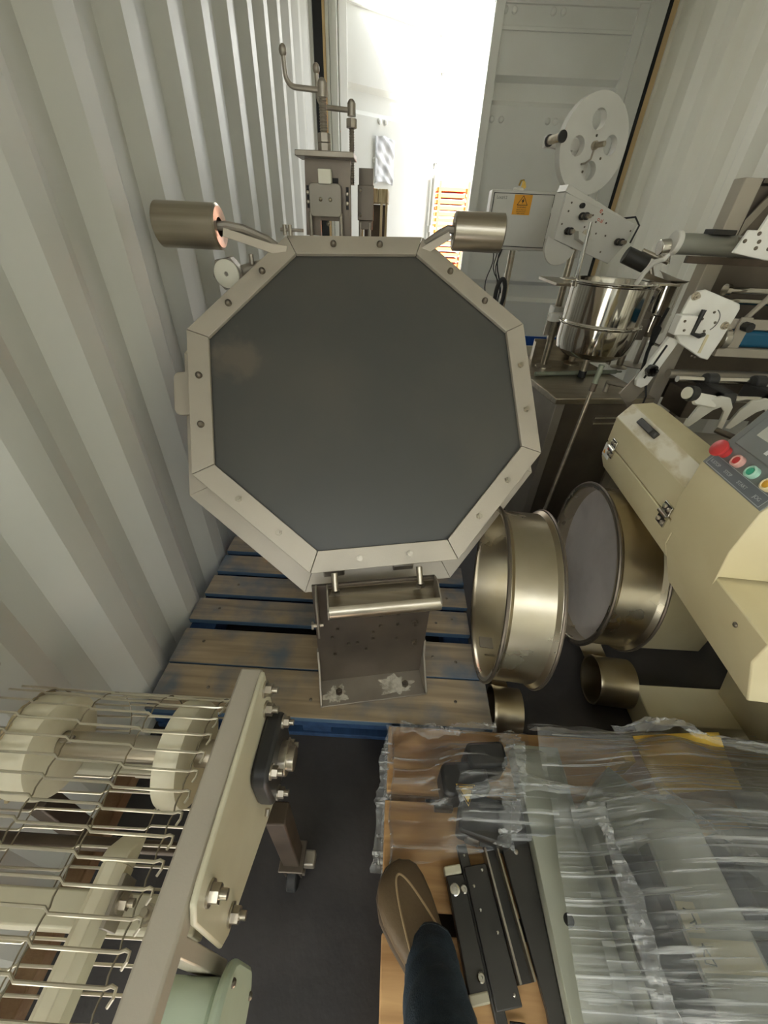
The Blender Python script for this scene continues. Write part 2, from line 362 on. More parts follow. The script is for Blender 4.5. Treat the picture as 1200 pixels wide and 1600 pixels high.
S(MB().box(XR - 0.004, XR + 0.06, YB, YD, 0.0, 0.035).build('baseboard_right', 'container_paint_lit'), 'steel bottom rail under the corrugated wall')

# door end: posts, gaskets, header
S(MB().box(-0.76, -0.69, YD - 0.01, YD + 0.10, 0, ZC).build('trim_1', 'container_paint'), 'white corner post of the door end')
S(MB().box(-0.688, -0.625, YD + 0.01, YD + 0.05, 0, ZC).build('trim_2', 'rubber'), 'black rubber door gasket beside the corner post')
S(MB().box(-0.624, -0.608, YD + 0.01, YD + 0.045, 0, ZC).build('trim_3', 'tan_sealant'), 'tan sealant strip beside the black gasket')
t4 = MB()
for a, b, c in ((-0.607, -0.585, 0.03), (-0.582, -0.556, 0.045), (-0.553, -0.528, 0.02)): t4.box(a, b, YD + c, YD + 0.12, 0, ZC)
S(t4.build('trim_4', 'door_paint'), 'white stepped door jamb at the open leaf')
S(MB().box(1.535, 1.64, YD - 0.01, YD + 0.10, 0, ZC).build('trim_5', 'door_paint'), 'white door jamb beside the closed leaf')
S(MB().box(1.641, 1.665, YD - 0.012, YD + 0.06, 0, ZC).build('trim_6', 'rubber'), 'black rubber gasket by the closed door leaf')
S(MB().box(1.666, 1.70, YD - 0.014, YD + 0.06, 0, ZC).build('trim_7', 'tan_sealant'), 'tan sealant strip by the closed door leaf')
S(MB().box(1.701, 1.78, YD - 0.03, YD + 0.10, 0, ZC).build('trim_8', 'container_paint_lit'), 'white corner post behind the reel')
S(MB().box(XL - 0.1, XR + 0.1, YD + 0.0, YD + 0.10, ZC - 0.05, ZC + 0.05).build('trim_9', 'door_paint'), 'steel door header')

def leaf_panel(w, z0, z1, troughs, th=0.03, d=0.035):
    """door skin with horizontal pressed troughs; local x along the leaf, y outward"""
    P = [(z0, 0)]
    for a, b in troughs: P += [(a - 0.03, 0), (a, d), (b, d), (b + 0.03, 0)]
    P += [(z1, 0)]
    poly = [(y, z) for z, y in P] + [(y + 0.006, z) for z, y in reversed(P)]
    return MB, poly
def door_leaf(name, label, M, w, troughs, free_left):
    root = thing(name, label, 'door', M.translation); root['kind'] = 'structure'; del root['category']
    _, poly = leaf_panel(w, 0.06, 2.50, troughs)
    b = MB(M); b.prism(poly, (0.06, 0, 0), (0, 1, 0), (0, 0, 1), (1, 0, 0), w - 0.12); b.build('door_skin', 'door_paint', root, ang=12)
    for x0, x1 in ((0, 0.065), (w - 0.065, w)): MB(M).box(x0, x1, -0.025, 0.045, 0.03, 2.52).build('door_stile', 'door_paint', root, 0.004)
    for z0, z1 in ((0.0, 0.06), (2.50, 2.56)): MB(M).box(0.0, w, -0.02, 0.045, z0, z1).build('door_rail', 'door_paint', root, 0.004)
    return root
MD2 = axes((0.53, YD + 0.04, 0), (1, 0, 0), (0, 1, 0), (0, 0, 1))
d2 = door_leaf('door_2', 'closed white container door leaf with horizontal pressed bands', MD2, 1.005, [(0.80, 0.90), (2.06, 2.15)], True)
MB(MD2).box(0.06, 0.945, -0.016, 0.0, 2.385, 2.405).build('pressed_ridge', 'door_paint', d2, 0.003)
for px, pz in ((0.07, 2.475), (0.13, 2.475), (0.39, 2.475), (0.455, 2.475), (0.155, 1.955), (0.085, 1.955), (0.50, 1.957), (0.56, 1.957), (0.50, 1.25), (0.485, 1.17), (0.41, 0.975), (0.52, 0.55)):
    put('carriage_bolt', RIVET, 'door_paint', d2, MD2 @ axes((px, 0, pz), (1, 0, 0), (0, 0, 1), (0, -1, 0)))
a1 = math.radians(37)
MD1 = axes((-0.53, YD + 0.07, 0), (math.cos(a1), math.sin(a1), 0), (-math.sin(a1), math.cos(a1), 0), (0, 0, 1))
d1 = door_leaf('door_1', 'white container door leaf standing ajar, half in sun', MD1, 1.0, [(0.98, 1.08), (2.00, 2.10)], False)
rod = MB(MD1).cyl((0.965, -0.035, 0.05), (0.965, -0.035, 2.5), 0.011, n=12)
rod.build('locking_rod', 'grey_paint', d1)
for pz in (2.3, 1.75, 1.25): MB(MD1).box(0.94, 0.995, -0.055, -0.02, pz, pz + 0.05).build('rod_keeper', 'grey_paint', d1, 0.003)
for px, pz in ((0.37, 1.955), (0.43, 1.955), (0.33, 1.72)):
    put('carriage_bolt', RIVET, 'door_paint', d1, MD1 @ axes((px, 0, pz), (1, 0, 0), (0, 0, 1), (0, -1, 0)))
pw = thing('document_sleeve', 'crumpled white plastic document sleeve stuck on the ajar door', 'sleeve', MD1 @ Vector((0.41, -0.01, 1.57)))
def sleeve(u, v):
    h = 0.006 + 0.006 * math.sin(9 * u + 5 * v) * math.cos(7 * v - 3 * u) + 0.004 * math.sin(23 * v + 11 * u)
    return MD1 @ Vector((0.33 + 0.185 * u, -0.012 - h, 1.575 + 0.285 * v + 0.01 * math.sin(4 * u)))
MB().grid(sleeve, 24, 30).build('sheet', 'paper', pw, solid=0.002)
MB(MD1).box(0.325, 0.345, -0.02, -0.008, 1.57, 1.865).build('edge_strip', 'paper', pw, 0.002)

# yard seen through the gap: stack of orange boards
st = thing('timber_stack', 'tall stack of orange boards out in the sunlit yard', 'timber', (1.05, 9.0, -0.3))
plank = MB().box(-0.26, 0.26, -0.3, 0.3, 0.0, 0.05).mesh('board'); plank2 = MB().box(-0.30, 0.30, -0.3, 0.3, 0.0, 0.05).mesh('board_wide')
for k in range(25):
    z = -0.25 + k * 0.085
    put('board', plank, 'orange_timber', st, Matrix.Translation((0.80 + random.uniform(-.02, .02), 9.0, z)))
    put('board', plank2, 'orange_timber', st, Matrix.Translation((1.42 + random.uniform(-.02, .02), 9.05, z)))
for x in (0.60, 1.09, 1.13, 1.68): MB().box(x - 0.02, x + 0.02, 8.66, 8.70, -0.3, 1.92).build('stack_post', 'orange_timber', st)
far = thing('yard_crate', 'grey slatted crate standing beside the orange board stack', 'crate', (0.42, 9.2, -0.3))
for k in range(22): MB().box(0.36, 0.50, 9.0, 9.3, -0.28 + k * 0.095, -0.225 + k * 0.095).build('slat', 'far_grey', far)
for x in (0.37, 0.49): MB().box(x - 0.012, x + 0.012, 9.3, 9.34, -0.3, 1.86).build('corner_post', 'far_grey', far)

# ================================================================== BLUE PALLET
bp_ = thing('blue_pallet', 'worn blue-painted wooden pallet under the octagonal machine', 'pallet', (-0.175, 1.12, 0))
ys = [(0.545, 0.694), (0.698, 0.830), (0.866, 0.966), (0.988, 1.086), (1.108, 1.204), (1.228, 1.325), (1.35, 1.45), (1.475, 1.57), (1.59, 1.70)]
for i, (a, b) in enumerate(ys):
    j = random.uniform(-0.006, 0.006)
    MB().box(-0.685 + j, 0.325 + j + (0.012 if i == 0 else 0), a, b, 0.113 + random.uniform(-.001, .001), 0.135 + random.uniform(-0.0015, 0.0015)).build('deck_board', 'blue_pallet_wood', bp_, 0.003)
for x in (-0.64, -0.18, 0.27): MB().box(x - 0.045, x + 0.045, 0.56, 1.69, 0.022, 0.112).build('stringer', 'blue_pallet_bearer', bp_, 0.003)
for y in (0.555, 1.06, 1.60): MB().box(-0.68, 0.32, y, y + 0.09, 0.0, 0.02).build('bottom_board', 'blue_pallet_bearer', bp_, 0.002)
MB().box(-0.68, 0.32, 0.552, 0.572, 0.072, 0.112).build('end_board', 'blue_pallet_bearer', bp_, 0.002)
for x, y in ((-0.52, 0.62), (-0.42, 0.60), (0.24, 0.62), (0.255, 0.755), (-0.60, 0.92), (0.2, 0.91), (0.25, 1.03), (-0.2, 0.6), (0.18, 0.77), (-0.6, 0.78), (-0.57, 1.04), (0.26, 0.93)):
    put('nail', SCREW, 'bolt_dark', bp_, Matrix.Translation((x, y, 0.134)))

# ================================================================== OCTAGONAL MACHINE
om = thing('octagonal_machine', 'large octagonal steel machine with dark grey face tilted upward on the blue pallet', 'machine', (-0.015, 0.65, 0.1372))
a_ = Vector((0.982, 0.187, 0.025)); n_ = Vector((0.119, -0.717, 0.687)); n_ = (n_ - a_ * n_.dot(a_) / a_.dot(a_)).normalized(); a_.normalize(); b_ = n_.cross(a_)
OC = Vector((-0.127, 2.053, -0.734)) * 0.52 + Vector((0, 0, 1.30))
MO = axes(OC, a_, b_, n_)           # local: x right, y up the face, z toward the viewer
RO = 0.52; AP = RO * math.cos(PI / 8); FW = 0.056
def oct_pts(ap): return [(ap / math.cos(PI / 8) * math.cos(PI / 8 + PI / 4 * k), ap / math.cos(PI / 8) * math.sin(PI / 8 + PI / 4 * k)) for k in range(8)]
O1 = oct_pts(AP); O2 = oct_pts(AP - FW)
for k in range(8):
    j = (k + 1) % 8
    mid = Vector(((O1[k][0] + O1[j][0]) / 2, (O1[k][1] + O1[j][1]) / 2, 0)); t = Vector((O1[j][0] - O1[k][0], O1[j][1] - O1[k][1], 0)).normalized(); nn = mid.normalized()
    hw = (Vector(O1[k]) - Vector(O1[j])).length / 2; hi_ = (Vector(O2[k]) - Vector(O2[j])).length / 2; g = 0.0008
    m = MB(MO); m.prism([(-hw + g, 0), (hw - g, 0), (hi_ - g, -FW), (-hi_ + g, -FW)], mid + Vector((0, 0, -0.012)), t, nn, (0, 0, 1), 0.012)
    seg = m.build('frame_segment', 'steel_frame', om, 0.0012)
    m2 = MB(MO); m2.prism([(-hw + 0.002, 0), (hw - 0.002, 0), (hw - 0.004, -0.004), (-hw + 0.004, -0.004)], mid - nn * 0.008 + Vector((0, 0, -0.115)), t, nn, (0, 0, 1), 0.103)
    m2.build('side_wall', 'steel_frame', om)
    h3 = hw * (AP + 0.03) / AP
    m3 = MB(MO); m3.prism([(-h3, 0.03), (h3, 0.03), (h3 - 0.022, -0.022), (-h3 + 0.022, -0.022)], mid + Vector((-0.012, -0.024, -0.105)), t, nn, (0, 0, 1), 0.006)
    m3.build('rear_flange', 'steel_frame', om, 0.001)
    m4 = MB(MO); m4.prism([(-h3, 0.03), (h3, 0.03), (h3 - 0.003, 0.024), (-h3 + 0.003, 0.024)], mid + Vector((-0.012, -0.024, -0.165)), t, nn, (0, 0, 1), 0.06)
    m4.build('casing_wall', 'steel_frame', om)
    for q in (-0.16, 0.16):
        p = mid - nn * FW * 0.5 + t * (q * hw * 2 * 1.06)
        put('frame_bolt', DOME if (k in (0, 1, 2, 3)) else HEX, 'bolt_dark' if k in (0, 1, 2, 3) else 'bolt_steel', om, MO @ Matrix.Translation(p))
m = MB(MO); m.prism(oct_pts(AP - FW + 0.012), (0, 0, -0.020), (1, 0, 0), (0, 1, 0), (0, 0, 1), 0.006)
m.build('face_panel', 'dark_panel', om, label='dark grey rubber-like face panel')
N, L = node_group(MATS['dark_panel']); pb = N['Principled BSDF']; prev = pb.inputs['Base Color'].links[0].from_socket
tcx = N.new('ShaderNodeTexCoord'); vd = N.new('ShaderNodeVectorMath'); vd.operation = 'DISTANCE'; vd.inputs[1].default_value = (MO @ Vector((-0.355, 0.125, -0.014))) - ORG[om.name]
L.new(tcx.outputs['Object'], vd.inputs[0]); sn = N.new('ShaderNodeTexNoise'); sn.inputs['Scale'].default_value = 22; sn.inputs['Detail'].default_value = 6; L.new(tcx.outputs['Object'], sn.inputs['Vector'])
ma = N.new('ShaderNodeMath'); ma.operation = 'MULTIPLY_ADD'; ma.inputs[1].default_value = 0.12; L.new(sn.outputs[0], ma.inputs[0]); L.new(vd.outputs['Value'], ma.inputs[2])
mr_ = N.new('ShaderNodeMapRange'); mr_.inputs[1].default_value = 0.135; mr_.inputs[2].default_value = 0.095; mr_.inputs[4].default_value = 0.6; L.new(ma.outputs[0], mr_.inputs[0])
mxs = N.new('ShaderNodeMix'); mxs.data_type = 'RGBA'; mxs.inputs[7].default_value = srgb(108, 98, 86); L.new(mr_.outputs[0], mxs.inputs[0]); L.new(prev, mxs.inputs[6]); L.new(mxs.outputs[2], pb.inputs['Base Color'])
m = MB(MO); m.prism(oct_pts(AP - 0.02), (0, 0, -0.13), (1, 0, 0), (0, 1, 0), (0, 0, 1), 0.01); m.build('back_plate', 'steel_dull', om)
m = MB(MO); m.prism(rrect(0.09, 0.125, 0.018), (-AP - 0.012, 0.045, -0.06), (1, 0, 0), (0, 1, 0), (0, 0, 1), 0.006); m.build('side_tab', 'steel_frame', om, 0.001)

# column below the drum and its foot bracket (yawed with the machine)
yw = math.atan2(0.187, 0.982); MK = Matrix.Translation((-0.015, 0.65, 0.1372)) @ Matrix.Rotation(yw, 4, 'Z')
m = MB(MK).box(-0.158, 0.158, 0.036, 0.044, 0.0, 0.435); m.build('foot_plate', 'steel_dark', om, 0.001)
m = MB(MK).box(-0.160, 0.160, -0.045, 0.04, 0.0, 0.006); m.build('foot_flange', 'steel_dull', om, 0.001)
for x in (-0.162, 0.156):
    m = MB(MK).prism([(-0.045, 0.0), (0.05, 0.0), (0.05, 0.16), (0.036, 0.16), (0.022, 0.10), (-0.045, 0.016)], (x, 0, 0), (0, 1, 0), (0, 0, 1), (1, 0, 0), 0.006)
    m.build('gusset', 'steel_dull', om, 0.001)
for x, mm in ((-0.105, 'castor_steel'), (0.10, 'bolt_dark')): put('anchor_bolt', BIGBOLT, mm, om, MK @ Matrix.Translation((x, -0.008, 0.002)))
for cx, cy, rx, ry in ((-0.115, -0.012, 0.034, 0.027), (0.07, -0.004, 0.052, 0.03)):
    P = []; n = 64; rq = random.Random(cx)
    hs_ = [(k, rq.uniform(0, 6.28), rq.uniform(0.05, 0.22) / (1 + 0.06 * k)) for k in (2, 3, 5, 8, 13, 19, 27)]
    for k in range(n):
        q = 2 * PI * k / n; w = 0.95 + sum(c_ * math.sin(h * q + f) for h, f, c_ in hs_); P.append((cx + rx * w * math.cos(q), cy + ry * w * math.sin(q)))
    P = [(x, max(-0.043, min(0.034, y))) for x, y in P]
    MB(MK).prism(P, (0, 0, 0.006), (1, 0, 0), (0, 1, 0), (0, 0, 1), 0.0008).build('residue_patch', 'glue_residue', om, label='flaky white residue on the foot flange')
for x, z in ((-0.10, 0.26), (-0.115, 0.225), (-0.07, 0.19), (-0.045, 0.19), (-0.11, 0.145), (-0.02, 0.155), (0.0, 0.20), (0.0, 0.23), (0.02, 0.255), (0.07, 0.255), (0.07, 0.19), (0.02, 0.30), (0.07, 0.30)):
    put('stud', STUD, 'bolt_dark', om, MK @ axes((x, 0.036, z), (1, 0, 0), (0, 0, 1), (0, -1, 0)))
for x, z in ((0.12, 0.255), (0.125, 0.165)): put('hex_nut', BIGBOLT, 'bolt_dark', om, MK @ axes((x, 0.036, z), (1, 0, 0), (0, 0, 1), (0, -1, 0)) @ Matrix.Scale(0.72, 4))
m = MB(MK).box(-0.15, 0.15, 0.05, 0.42, 0.0, 0.02); m.build('base_rail', 'steel_dull', om)
for x in (-0.10, 0.10): MB(MK).box(x - 0.03, x + 0.03, 0.15, 0.21, 0.02, 0.37).build('column', 'steel_dull', om, 0.003)
for x in (-0.10, 0.10): MB(MK).box(x - 0.03, x + 0.03, 0.36, 0.42, 0.02, 0.54).build('column', 'steel_dull', om, 0.003)
# tray with a rolled front edge, hung below the drum
tr = MB(MK)
sec = [(0.035, 0.428), (0.031, 0.428), (0.029, 0.396), (-0.004, 0.388)] + [(-0.022 + 0.022 * math.cos(q), 0.407 + 0.022 * math.sin(q)) for q in [PI * (1.62 - 0.13 * i) for i in range(9)]] + [(-0.022 + 0.017 * math.cos(q), 0.407 + 0.017 * math.sin(q)) for q in [PI * (0.58 + 0.13 * i) for i in range(9)]] + [(-0.002, 0.393), (0.033, 0.401)]
tr.prism(sec, (-0.118, 0, 0), (0, 1, 0), (0, 0, 1), (1, 0, 0), 0.275); tray = tr.build('drip_tray', 'steel_brushed', om)
for x in (-0.122, 0.154):
    MB(MK).prism([(0.035, 0.440), (0.035, 0.390), (-0.02, 0.384), (-0.043, 0.400), (-0.040, 0.424), (0.012, 0.446)], (x, 0, 0), (0, 1, 0), (0, 0, 1), (1, 0, 0), 0.004).build('tray_end', 'steel_dull', tray, 0.0008)
for x in (-0.10, 0.115):
    c = MB(MK); c.cyl((x, 0.022, 0.428), (x, 0.05, 0.462), 0.008, n=12).cyl((x, 0.022, 0.428), (x, 0.020, 0.421), 0.012, n=6); c.build('hanger_stud', 'bolt_steel', om)
MB(MK).box(-0.150, -0.145, -0.02, 0.036, 0.30, 0.44).build('latch_plate', 'steel_dull', om, 0.001)
MB(MK).cyl((-0.165, 0.0, 0.33), (-0.135, 0.0, 0.33), 0.005, n=10).cyl((-0.165, 0.0, 0.33), (-0.160, 0.0, 0.33), 0.011, n=6).build('latch_bolt', 'bolt_steel', om)

# counterweight rollers on forked arms
def roller(xa, xb, y, z, r, tip, hubside):
    root = MB(); L = xb - xa; prof = [(0.022, 0.035), (0.022, 0.002), (r - 0.006, 0.0), (r, 0.004), (r, L - 0.004), (r - 0.006, L), (1e-6, L)]
    if hubside > 0: root.lathe(prof, (xb, y, z), (-1, 0, 0), 44)
    else: root.lathe(prof, (xa, y, z), (1, 0, 0), 44)
    o = root.build('counterweight', 'steel_brushed', om, label='brushed cylindrical counterweight')
    hx = xb if hubside > 0 else xa
    d = Vector(tip) - Vector((hx, y, z))
    p0 = Vector((hx - hubside * 0.03, y, z))
    MB().tube([p0, p0 + Vector((hubside * 0.045, 0.0, 0.004)), Vector((hx, y, z)) + d * 0.35 + Vector((0, 0, 0.012)), Vector((hx, y, z)) + d * 0.7 + Vector((0, 0.01, 0.004)), Vector(tip) + Vector((0, 0.03, -0.02))], 0.011, 10).build('arm_tube', 'grey_plate', o)
    u = d.normalized(); s_ = Vector((0, 1, 0)); w_ = u.cross(s_).normalized()
    q = Vector((hx, y, z)) + Vector((hubside * 0.008, -0.012, -0.008))
    L2 = d.length
    MB().prism([(0, 0.008), (0, -0.012), (L2 * 0.72, -0.016), (L2 * 1.0, -0.02), (L2 * 1.0, 0.012), (L2 * 0.72, 0.006)], q, u, w_ * (1 if w_.z > 0 else -1), s_, 0.006).build('arm_bar', 'steel_frame', o, 0.001)
    return o
roller(-0.655, -0.490, 1.28, 1.275, 0.052, (-0.335, 1.33, 1.235), 1)
roller(0.145, 0.290, 1.40, 1.290, 0.048, (0.04, 1.42, 1.235), -1)
# hexagonal-edged round cap at the upper left
m = MB().cyl((-0.502, 1.335, 1.165), (-0.502, 1.298, 1.165), 0.044, n=6, ph=0.2); cp = m.build('hex_cap', 'grey_plate', om, 0.003)
MB().lathe([(0.036, -0.002), (0.036, 0.003), (0.033, 0.005), (0.006, 0.005), (0.0055, -0.001), (1e-6, -0.001)], (-0.502, 1.297, 1.165), (0, -1, 0), 36).build('cap_disc', 'white_plastic', cp)
MB().cyl((-0.47, 1.33, 1.17), (-0.36, 1.33, 1.20), 0.015, n=14).cyl((-0.43, 1.315, 1.19), (-0.43, 1.315, 1.215), 0.007, n=8).build('cap_spindle', 'steel_dull', cp)
for x in (-0.333, -0.318): MB().cyl((x, 1.345, 1.262), (x, 1.345, 1.287), 0.006, n=8).build('adjuster_nut', 'steel_dull', om)
MB().cyl((-0.345, 1.345, 1.275), (-0.28, 1.345, 1.275), 0.004, n=8).build('adjuster_rod', 'steel_dull', om)

# screw-jack unit on top (upright plate, spindle, crank)
YC = 1.55
m = MB().prism([(-0.313, 1.26), (-0.265, 1.26), (-0.265, 1.30), (-0.205, 1.30), (-0.205, 1.26), (-0.167, 1.26), (-0.167, 1.448), (-0.305, 1.448)], (0, YC, 0), (1, 0, 0), (0, 0, 1), (0, 1, 0), 0.010)
up = m.build('jack_plate', 'steel_dark', om, 0.001)
MB().box(-0.327, -0.155, YC - 0.03, YC + 0.07, 1.449, 1.463).build('jack_top', 'steel_dull', om, 0.002)
for x in (-0.300, -0.178): MB().box(x - 0.004, x + 0.004, YC - 0.004, YC, 1.33, 1.385).build('slot', 'print_black', up)
for x in (-0.300, -0.178):
    for z in (1.345, 1.368): put('slot_screw', SCREW, 'bolt_steel', up, axes((x, YC - 0.004, z), (1, 0, 0), (0, 0, 1), (0, -1, 0)) @ Matrix.Scale(1.1, 4))
MB().box(-0.265, -0.205, YC - 0.002, YC + 0.0, 1.385, 1.405).build('window', 'print_black', up)
m = MB().prism(rrect(0.098, 0.082, 0.012), (-0.243, YC - 0.03, 1.350), (1, 0, 0), (0, 0, 1), (0, 1, 0), 0.02); sb = m.build('slide_block', 'grey_plate', om, 0.002)
for x in (-0.257, -0.227): put('socket_screw', DOME, 'bolt_steel', sb, axes((x, YC - 0.030, 1.352), (1, 0, 0), (0, 0, 1), (0, -1, 0)) @ Matrix.Scale(0.6, 4))
MB().box(-0.262, -0.223, YC - 0.03, YC - 0.004, 1.385, 1.423).build('guide_nut', 'white_plastic', om, 0.002)
for x in (-0.293, -0.197): MB().cyl((x, YC - 0.02, 1.22), (x, YC - 0.02, 1.32), 0.006, n=10).build('guide_rod', 'steel_dull', om)
put('plate_bolt', DOME, 'bolt_steel', om, axes((-0.240, YC, 1.292), (1, 0, 0), (0, 0, 1), (0, -1, 0)) @ Matrix.Scale(0.7, 4))
def screw(x, y, z0, z1, r):
    m = MB(); n = int((z1 - z0) / 0.006); prof = []
    for i in range(n): z = z0 + (z1 - z0) * i / n; prof += [(r, z), (r * 0.8, z + (z1 - z0) / n * 0.5)]
    prof += [(r, z1)]; m.lathe(prof, (x, y, 0), (0, 0, 1), 18); return m.build('threaded_spindle', 'steel_dull', om)
def crank(x, y, z, dx, dz, depth=0):
    m = MB().cyl((x, y, z - 0.013), (x, y, z + 0.016), 0.013, n=16).ball((x, y, z + 0.014), 0.012)
    h = m.build('crank_hub', 'steel_dull', om)
    P = [Vector((x, y, z))] + [Vector((x + dx * 0.75, y + depth * .75, z + 0.004))] + arc((x + dx * 0.75, y + depth, z + 0.004 + abs(dx) * 0.28), abs(dx) * 0.28, -PI / 2, 0, 6, (math.copysign(1, dx), 0, 0), (0, 0, 1)) + [Vector((x + dx * 1.05, y + depth, z + dz))]
    MB().tube(P, 0.0065, 10).build('crank_arm', 'steel_dull', h)
    MB().ball(P[-1], 0.0105, sz=1.25).build('crank_knob', 'steel_dull', h)
screw(-0.247, YC + 0.02, 1.40, 1.585, 0.0115)
for z in (1.463, 1.485): MB().cyl((-0.247, YC + 0.02, z), (-0.247, YC + 0.02, z + 0.0205), 0.019, n=6, ph=0.3 + z).build('lock_nut', 'steel_dull', om, 0.001)
crank(-0.247, YC + 0.02, 1.592, -0.098, 0.072)
screw(-0.180, YC + 0.16, 1.40, 1.555, 0.0085)
MB().cyl((-0.180, YC + 0.16, 1.538), (-0.180, YC + 0.16, 1.560), 0.0165, n=8).build('lock_nut', 'steel_dull', om, 0.001)
crank(-0.180, YC + 0.16, 1.578, -0.10, 0.085)
m = MB().box(-0.155, -0.108, YC + 0.14, YC + 0.15, 1.28, 1.443); rp_ = m.build('rear_plate', 'steel_dark', om, 0.001)
MB().box(-0.158, -0.104, YC + 0.125, YC + 0.135, 1.305, 1.40).build('rear_slide', 'steel_dark', om, 0.002)
for z in (1.32, 1.385): put('socket_screw', DOME, 'bolt_steel', rp_, axes((-0.148, YC + 0.125, z), (1, 0, 0), (0, 0, 1), (0, -1, 0)) @ Matrix.Scale(0.5, 4))
for x in (-0.15, -0.118): MB().cyl((x, YC + 0.145, 1.18), (x, YC + 0.145, 1.30), 0.006, n=10).build('guide_rod', 'steel_dull', om)
MB().box(-0.33, 0.06, YC - 0.14, YC + 0.18, 1.19, 1.225).build('top_beam', 'steel_dull', om, 0.002)
MB().box(-0.28, 0.02, YC - 0.02, YC + 0.10, 0.1372, 1.19).build('rear_column', 'steel_dull', om, 0.003)

# wooden stand beyond the machine
ws = thing('wooden_stand', 'pale wooden stand with plank top by the ajar door', 'stand', (-0.19, 3.3, 0))
for k in range(3): MB().box(-0.29 + k * 0.062, -0.232 + k * 0.062, 3.18, 3.45, 1.405, 1.475).build('top_plank', 'pale_wood', ws, 0.003)
for x in (-0.28, -0.155, -0.122): MB().box(x, x + 0.014, 3.20, 3.24, 0, 1.405).build('leg', 'pale_wood', ws, 0.002)
MB().box(-0.27, -0.115, 3.36, 3.37, 0.3, 1.40).build('back_board', 'castor_steel', ws)
# ================================================================== STEEL DRUM SHELLS
def shell(name, label, c, r, L, sc, sr, sL, yaw, closed):
    root = thing(name, label, 'drum', (c[0], c[1], 0), 'steel drum shells on the floor')
    ax = Vector((math.cos(yaw), math.sin(yaw), 0)); t = 0.004; fl = 0.014
    prof = [(r - fl, 0.0), (r - fl + 0.002, -0.003), (r - 0.002, -0.004), (r, 0.0), (r, 0.006), (r - fl + t, 0.016), (r - fl + t, L - 0.016), (r, L - 0.006), (r + 0.001, L), (r - 0.002, L + 0.004), (r - fl, L + 0.003), (r - fl, L - 0.012), (r - fl - 0.0005, 0.012)]
    o = MB().lathe(prof, c, ax, 72, True).build('drum_wall', 'drum_steel', root)
    for h in (0.0, L): MB().tube(arc(Vector(c) + ax * h, r, 0, 2 * PI, 64, frame(ax)[0], frame(ax)[1])[:-1], 0.005, 8, True).build('rolled_rim', 'steel_dark', o)
    if closed: MB().lathe([(1e-6, 0.052), (r - fl - 0.03, 0.054), (r - fl, 0.046), (r - fl, 0.062), (1e-6, 0.058)], c, ax, 64).build('drum_bottom', 'drum_base', root, label='matt grey drum bottom')
    else:
        MB(axes(c, ax, (-ax.y, ax.x, 0), (0, 0, 1))).box(0.02, 0.065, -0.03, 0.012, -r + fl + 0.0, -r + fl + 0.006).build('inner_tab', 'steel_dull', root, 0.001)
    # collar
    p2 = [(sr - 0.004, 0.0), (sr + 0.001, -0.002), (sr + 0.002, 0.006), (sr, 0.010), (sr, sL), (sr - 0.004, sL)]
    co = MB().lathe(p2, sc, ax, 48, True).build('outlet_collar', 'drum_steel', root)
    MB().lathe([(1e-6, sL - 0.02), (sr - 0.004, sL - 0.02), (sr - 0.004, sL - 0.014), (1e-6, sL - 0.014)], sc, ax, 40).build('collar_bottom', 'steel_dark', co)
    # tangent web between collar and drum wall
    s = Vector((-ax.y, ax.x, 0)); d = Vector(c) - Vector(sc); d -= ax * d.dot(ax); dl = d.length; dn = d.normalized(); pn = ax.cross(dn).normalized()
    w = MB()
    for sg in ((1,) if pn.y > 0 else (-1,)):
        A = Vector(sc) + pn * sg * (sr - 0.003) + ax * 0.03; B = Vector(c) - dn * math.sqrt(max(0, (r - fl) ** 2 - sr ** 2)) * 0.98 + pn * sg * (sr - 0.003) + ax * 0.03
        A2 = A + ax * (sL - 0.035); B2 = B + ax * (sL - 0.035); q = pn * sg * 0.003
        w.add([A, B, B2, A2, A - q, B - q, B2 - q, A2 - q], [(0, 1, 2, 3), (7, 6, 5, 4), (0, 4, 5, 1), (3, 2, 6, 7), (0, 3, 7, 4), (1, 5, 6, 2)])
    w.build('tangent_web', 'drum_steel', root)
    return root
shell('steel_drum_shell', 'open brass-toned steel drum shell leaning at the blue pallet edge', (0.322, 0.835, 0.402), 0.262, 0.135, (0.362, 0.635, 0.073), 0.072, 0.085, -0.086, False)
shell('steel_drum_shell', 'steel drum shell with matt grey bottom, beside the beige machine', (0.655, 0.985, 0.406), 0.268, 0.135, (0.725, 0.757, 0.081), 0.078, 0.115, -0.092, True)

# ================================================================== BEIGE WRAPPING MACHINE
bw = thing('beige_machine', 'beige painted packaging machine with hinged lid and slanted control box', 'machine', (0.95, 0.7, 0))
yx = Vector((0.067, 1, 0)).normalized(); xx = Vector((yx.y, -yx.x, 0))
def BW(o=(0, 1.1)):  # local x across, y along the machine (0 at far end, negative toward viewer), z up
    return axes((0.0, 1.233, -0.104), xx, yx, (0, 0, 1)) @ Matrix.Scale(1.08, 4)
MBW = BW(); YN = -0.715
def ext(poly, y0, y1, name, m, parent, bev=0.002, label=None):
    return MB(MBW).prism(poly, (0, y0, 0), (1, 0, 0), (0, 0, 1), (0, 1, 0), y1 - y0).build(name, m, parent, bev, label)
lid = ext([(0.651, 0.802), (0.650, 0.876), (0.678, 0.918), (0.730, 0.926), (0.760, 0.915), (0.760, 0.802)], -0.401, 0.0, 'lid', 'beige_paint', bw, 0.004)
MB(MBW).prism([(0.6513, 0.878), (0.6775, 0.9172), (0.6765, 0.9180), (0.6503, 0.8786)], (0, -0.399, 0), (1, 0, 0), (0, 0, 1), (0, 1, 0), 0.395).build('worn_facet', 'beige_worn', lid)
ext([(0.652, 0.752), (0.650, 0.800), (0.76, 0.800), (1.25, 0.800), (1.25, 0.645), (0.705, 0.645)], YN, -0.42, 'body', 'beige_paint', bw, 0.003)
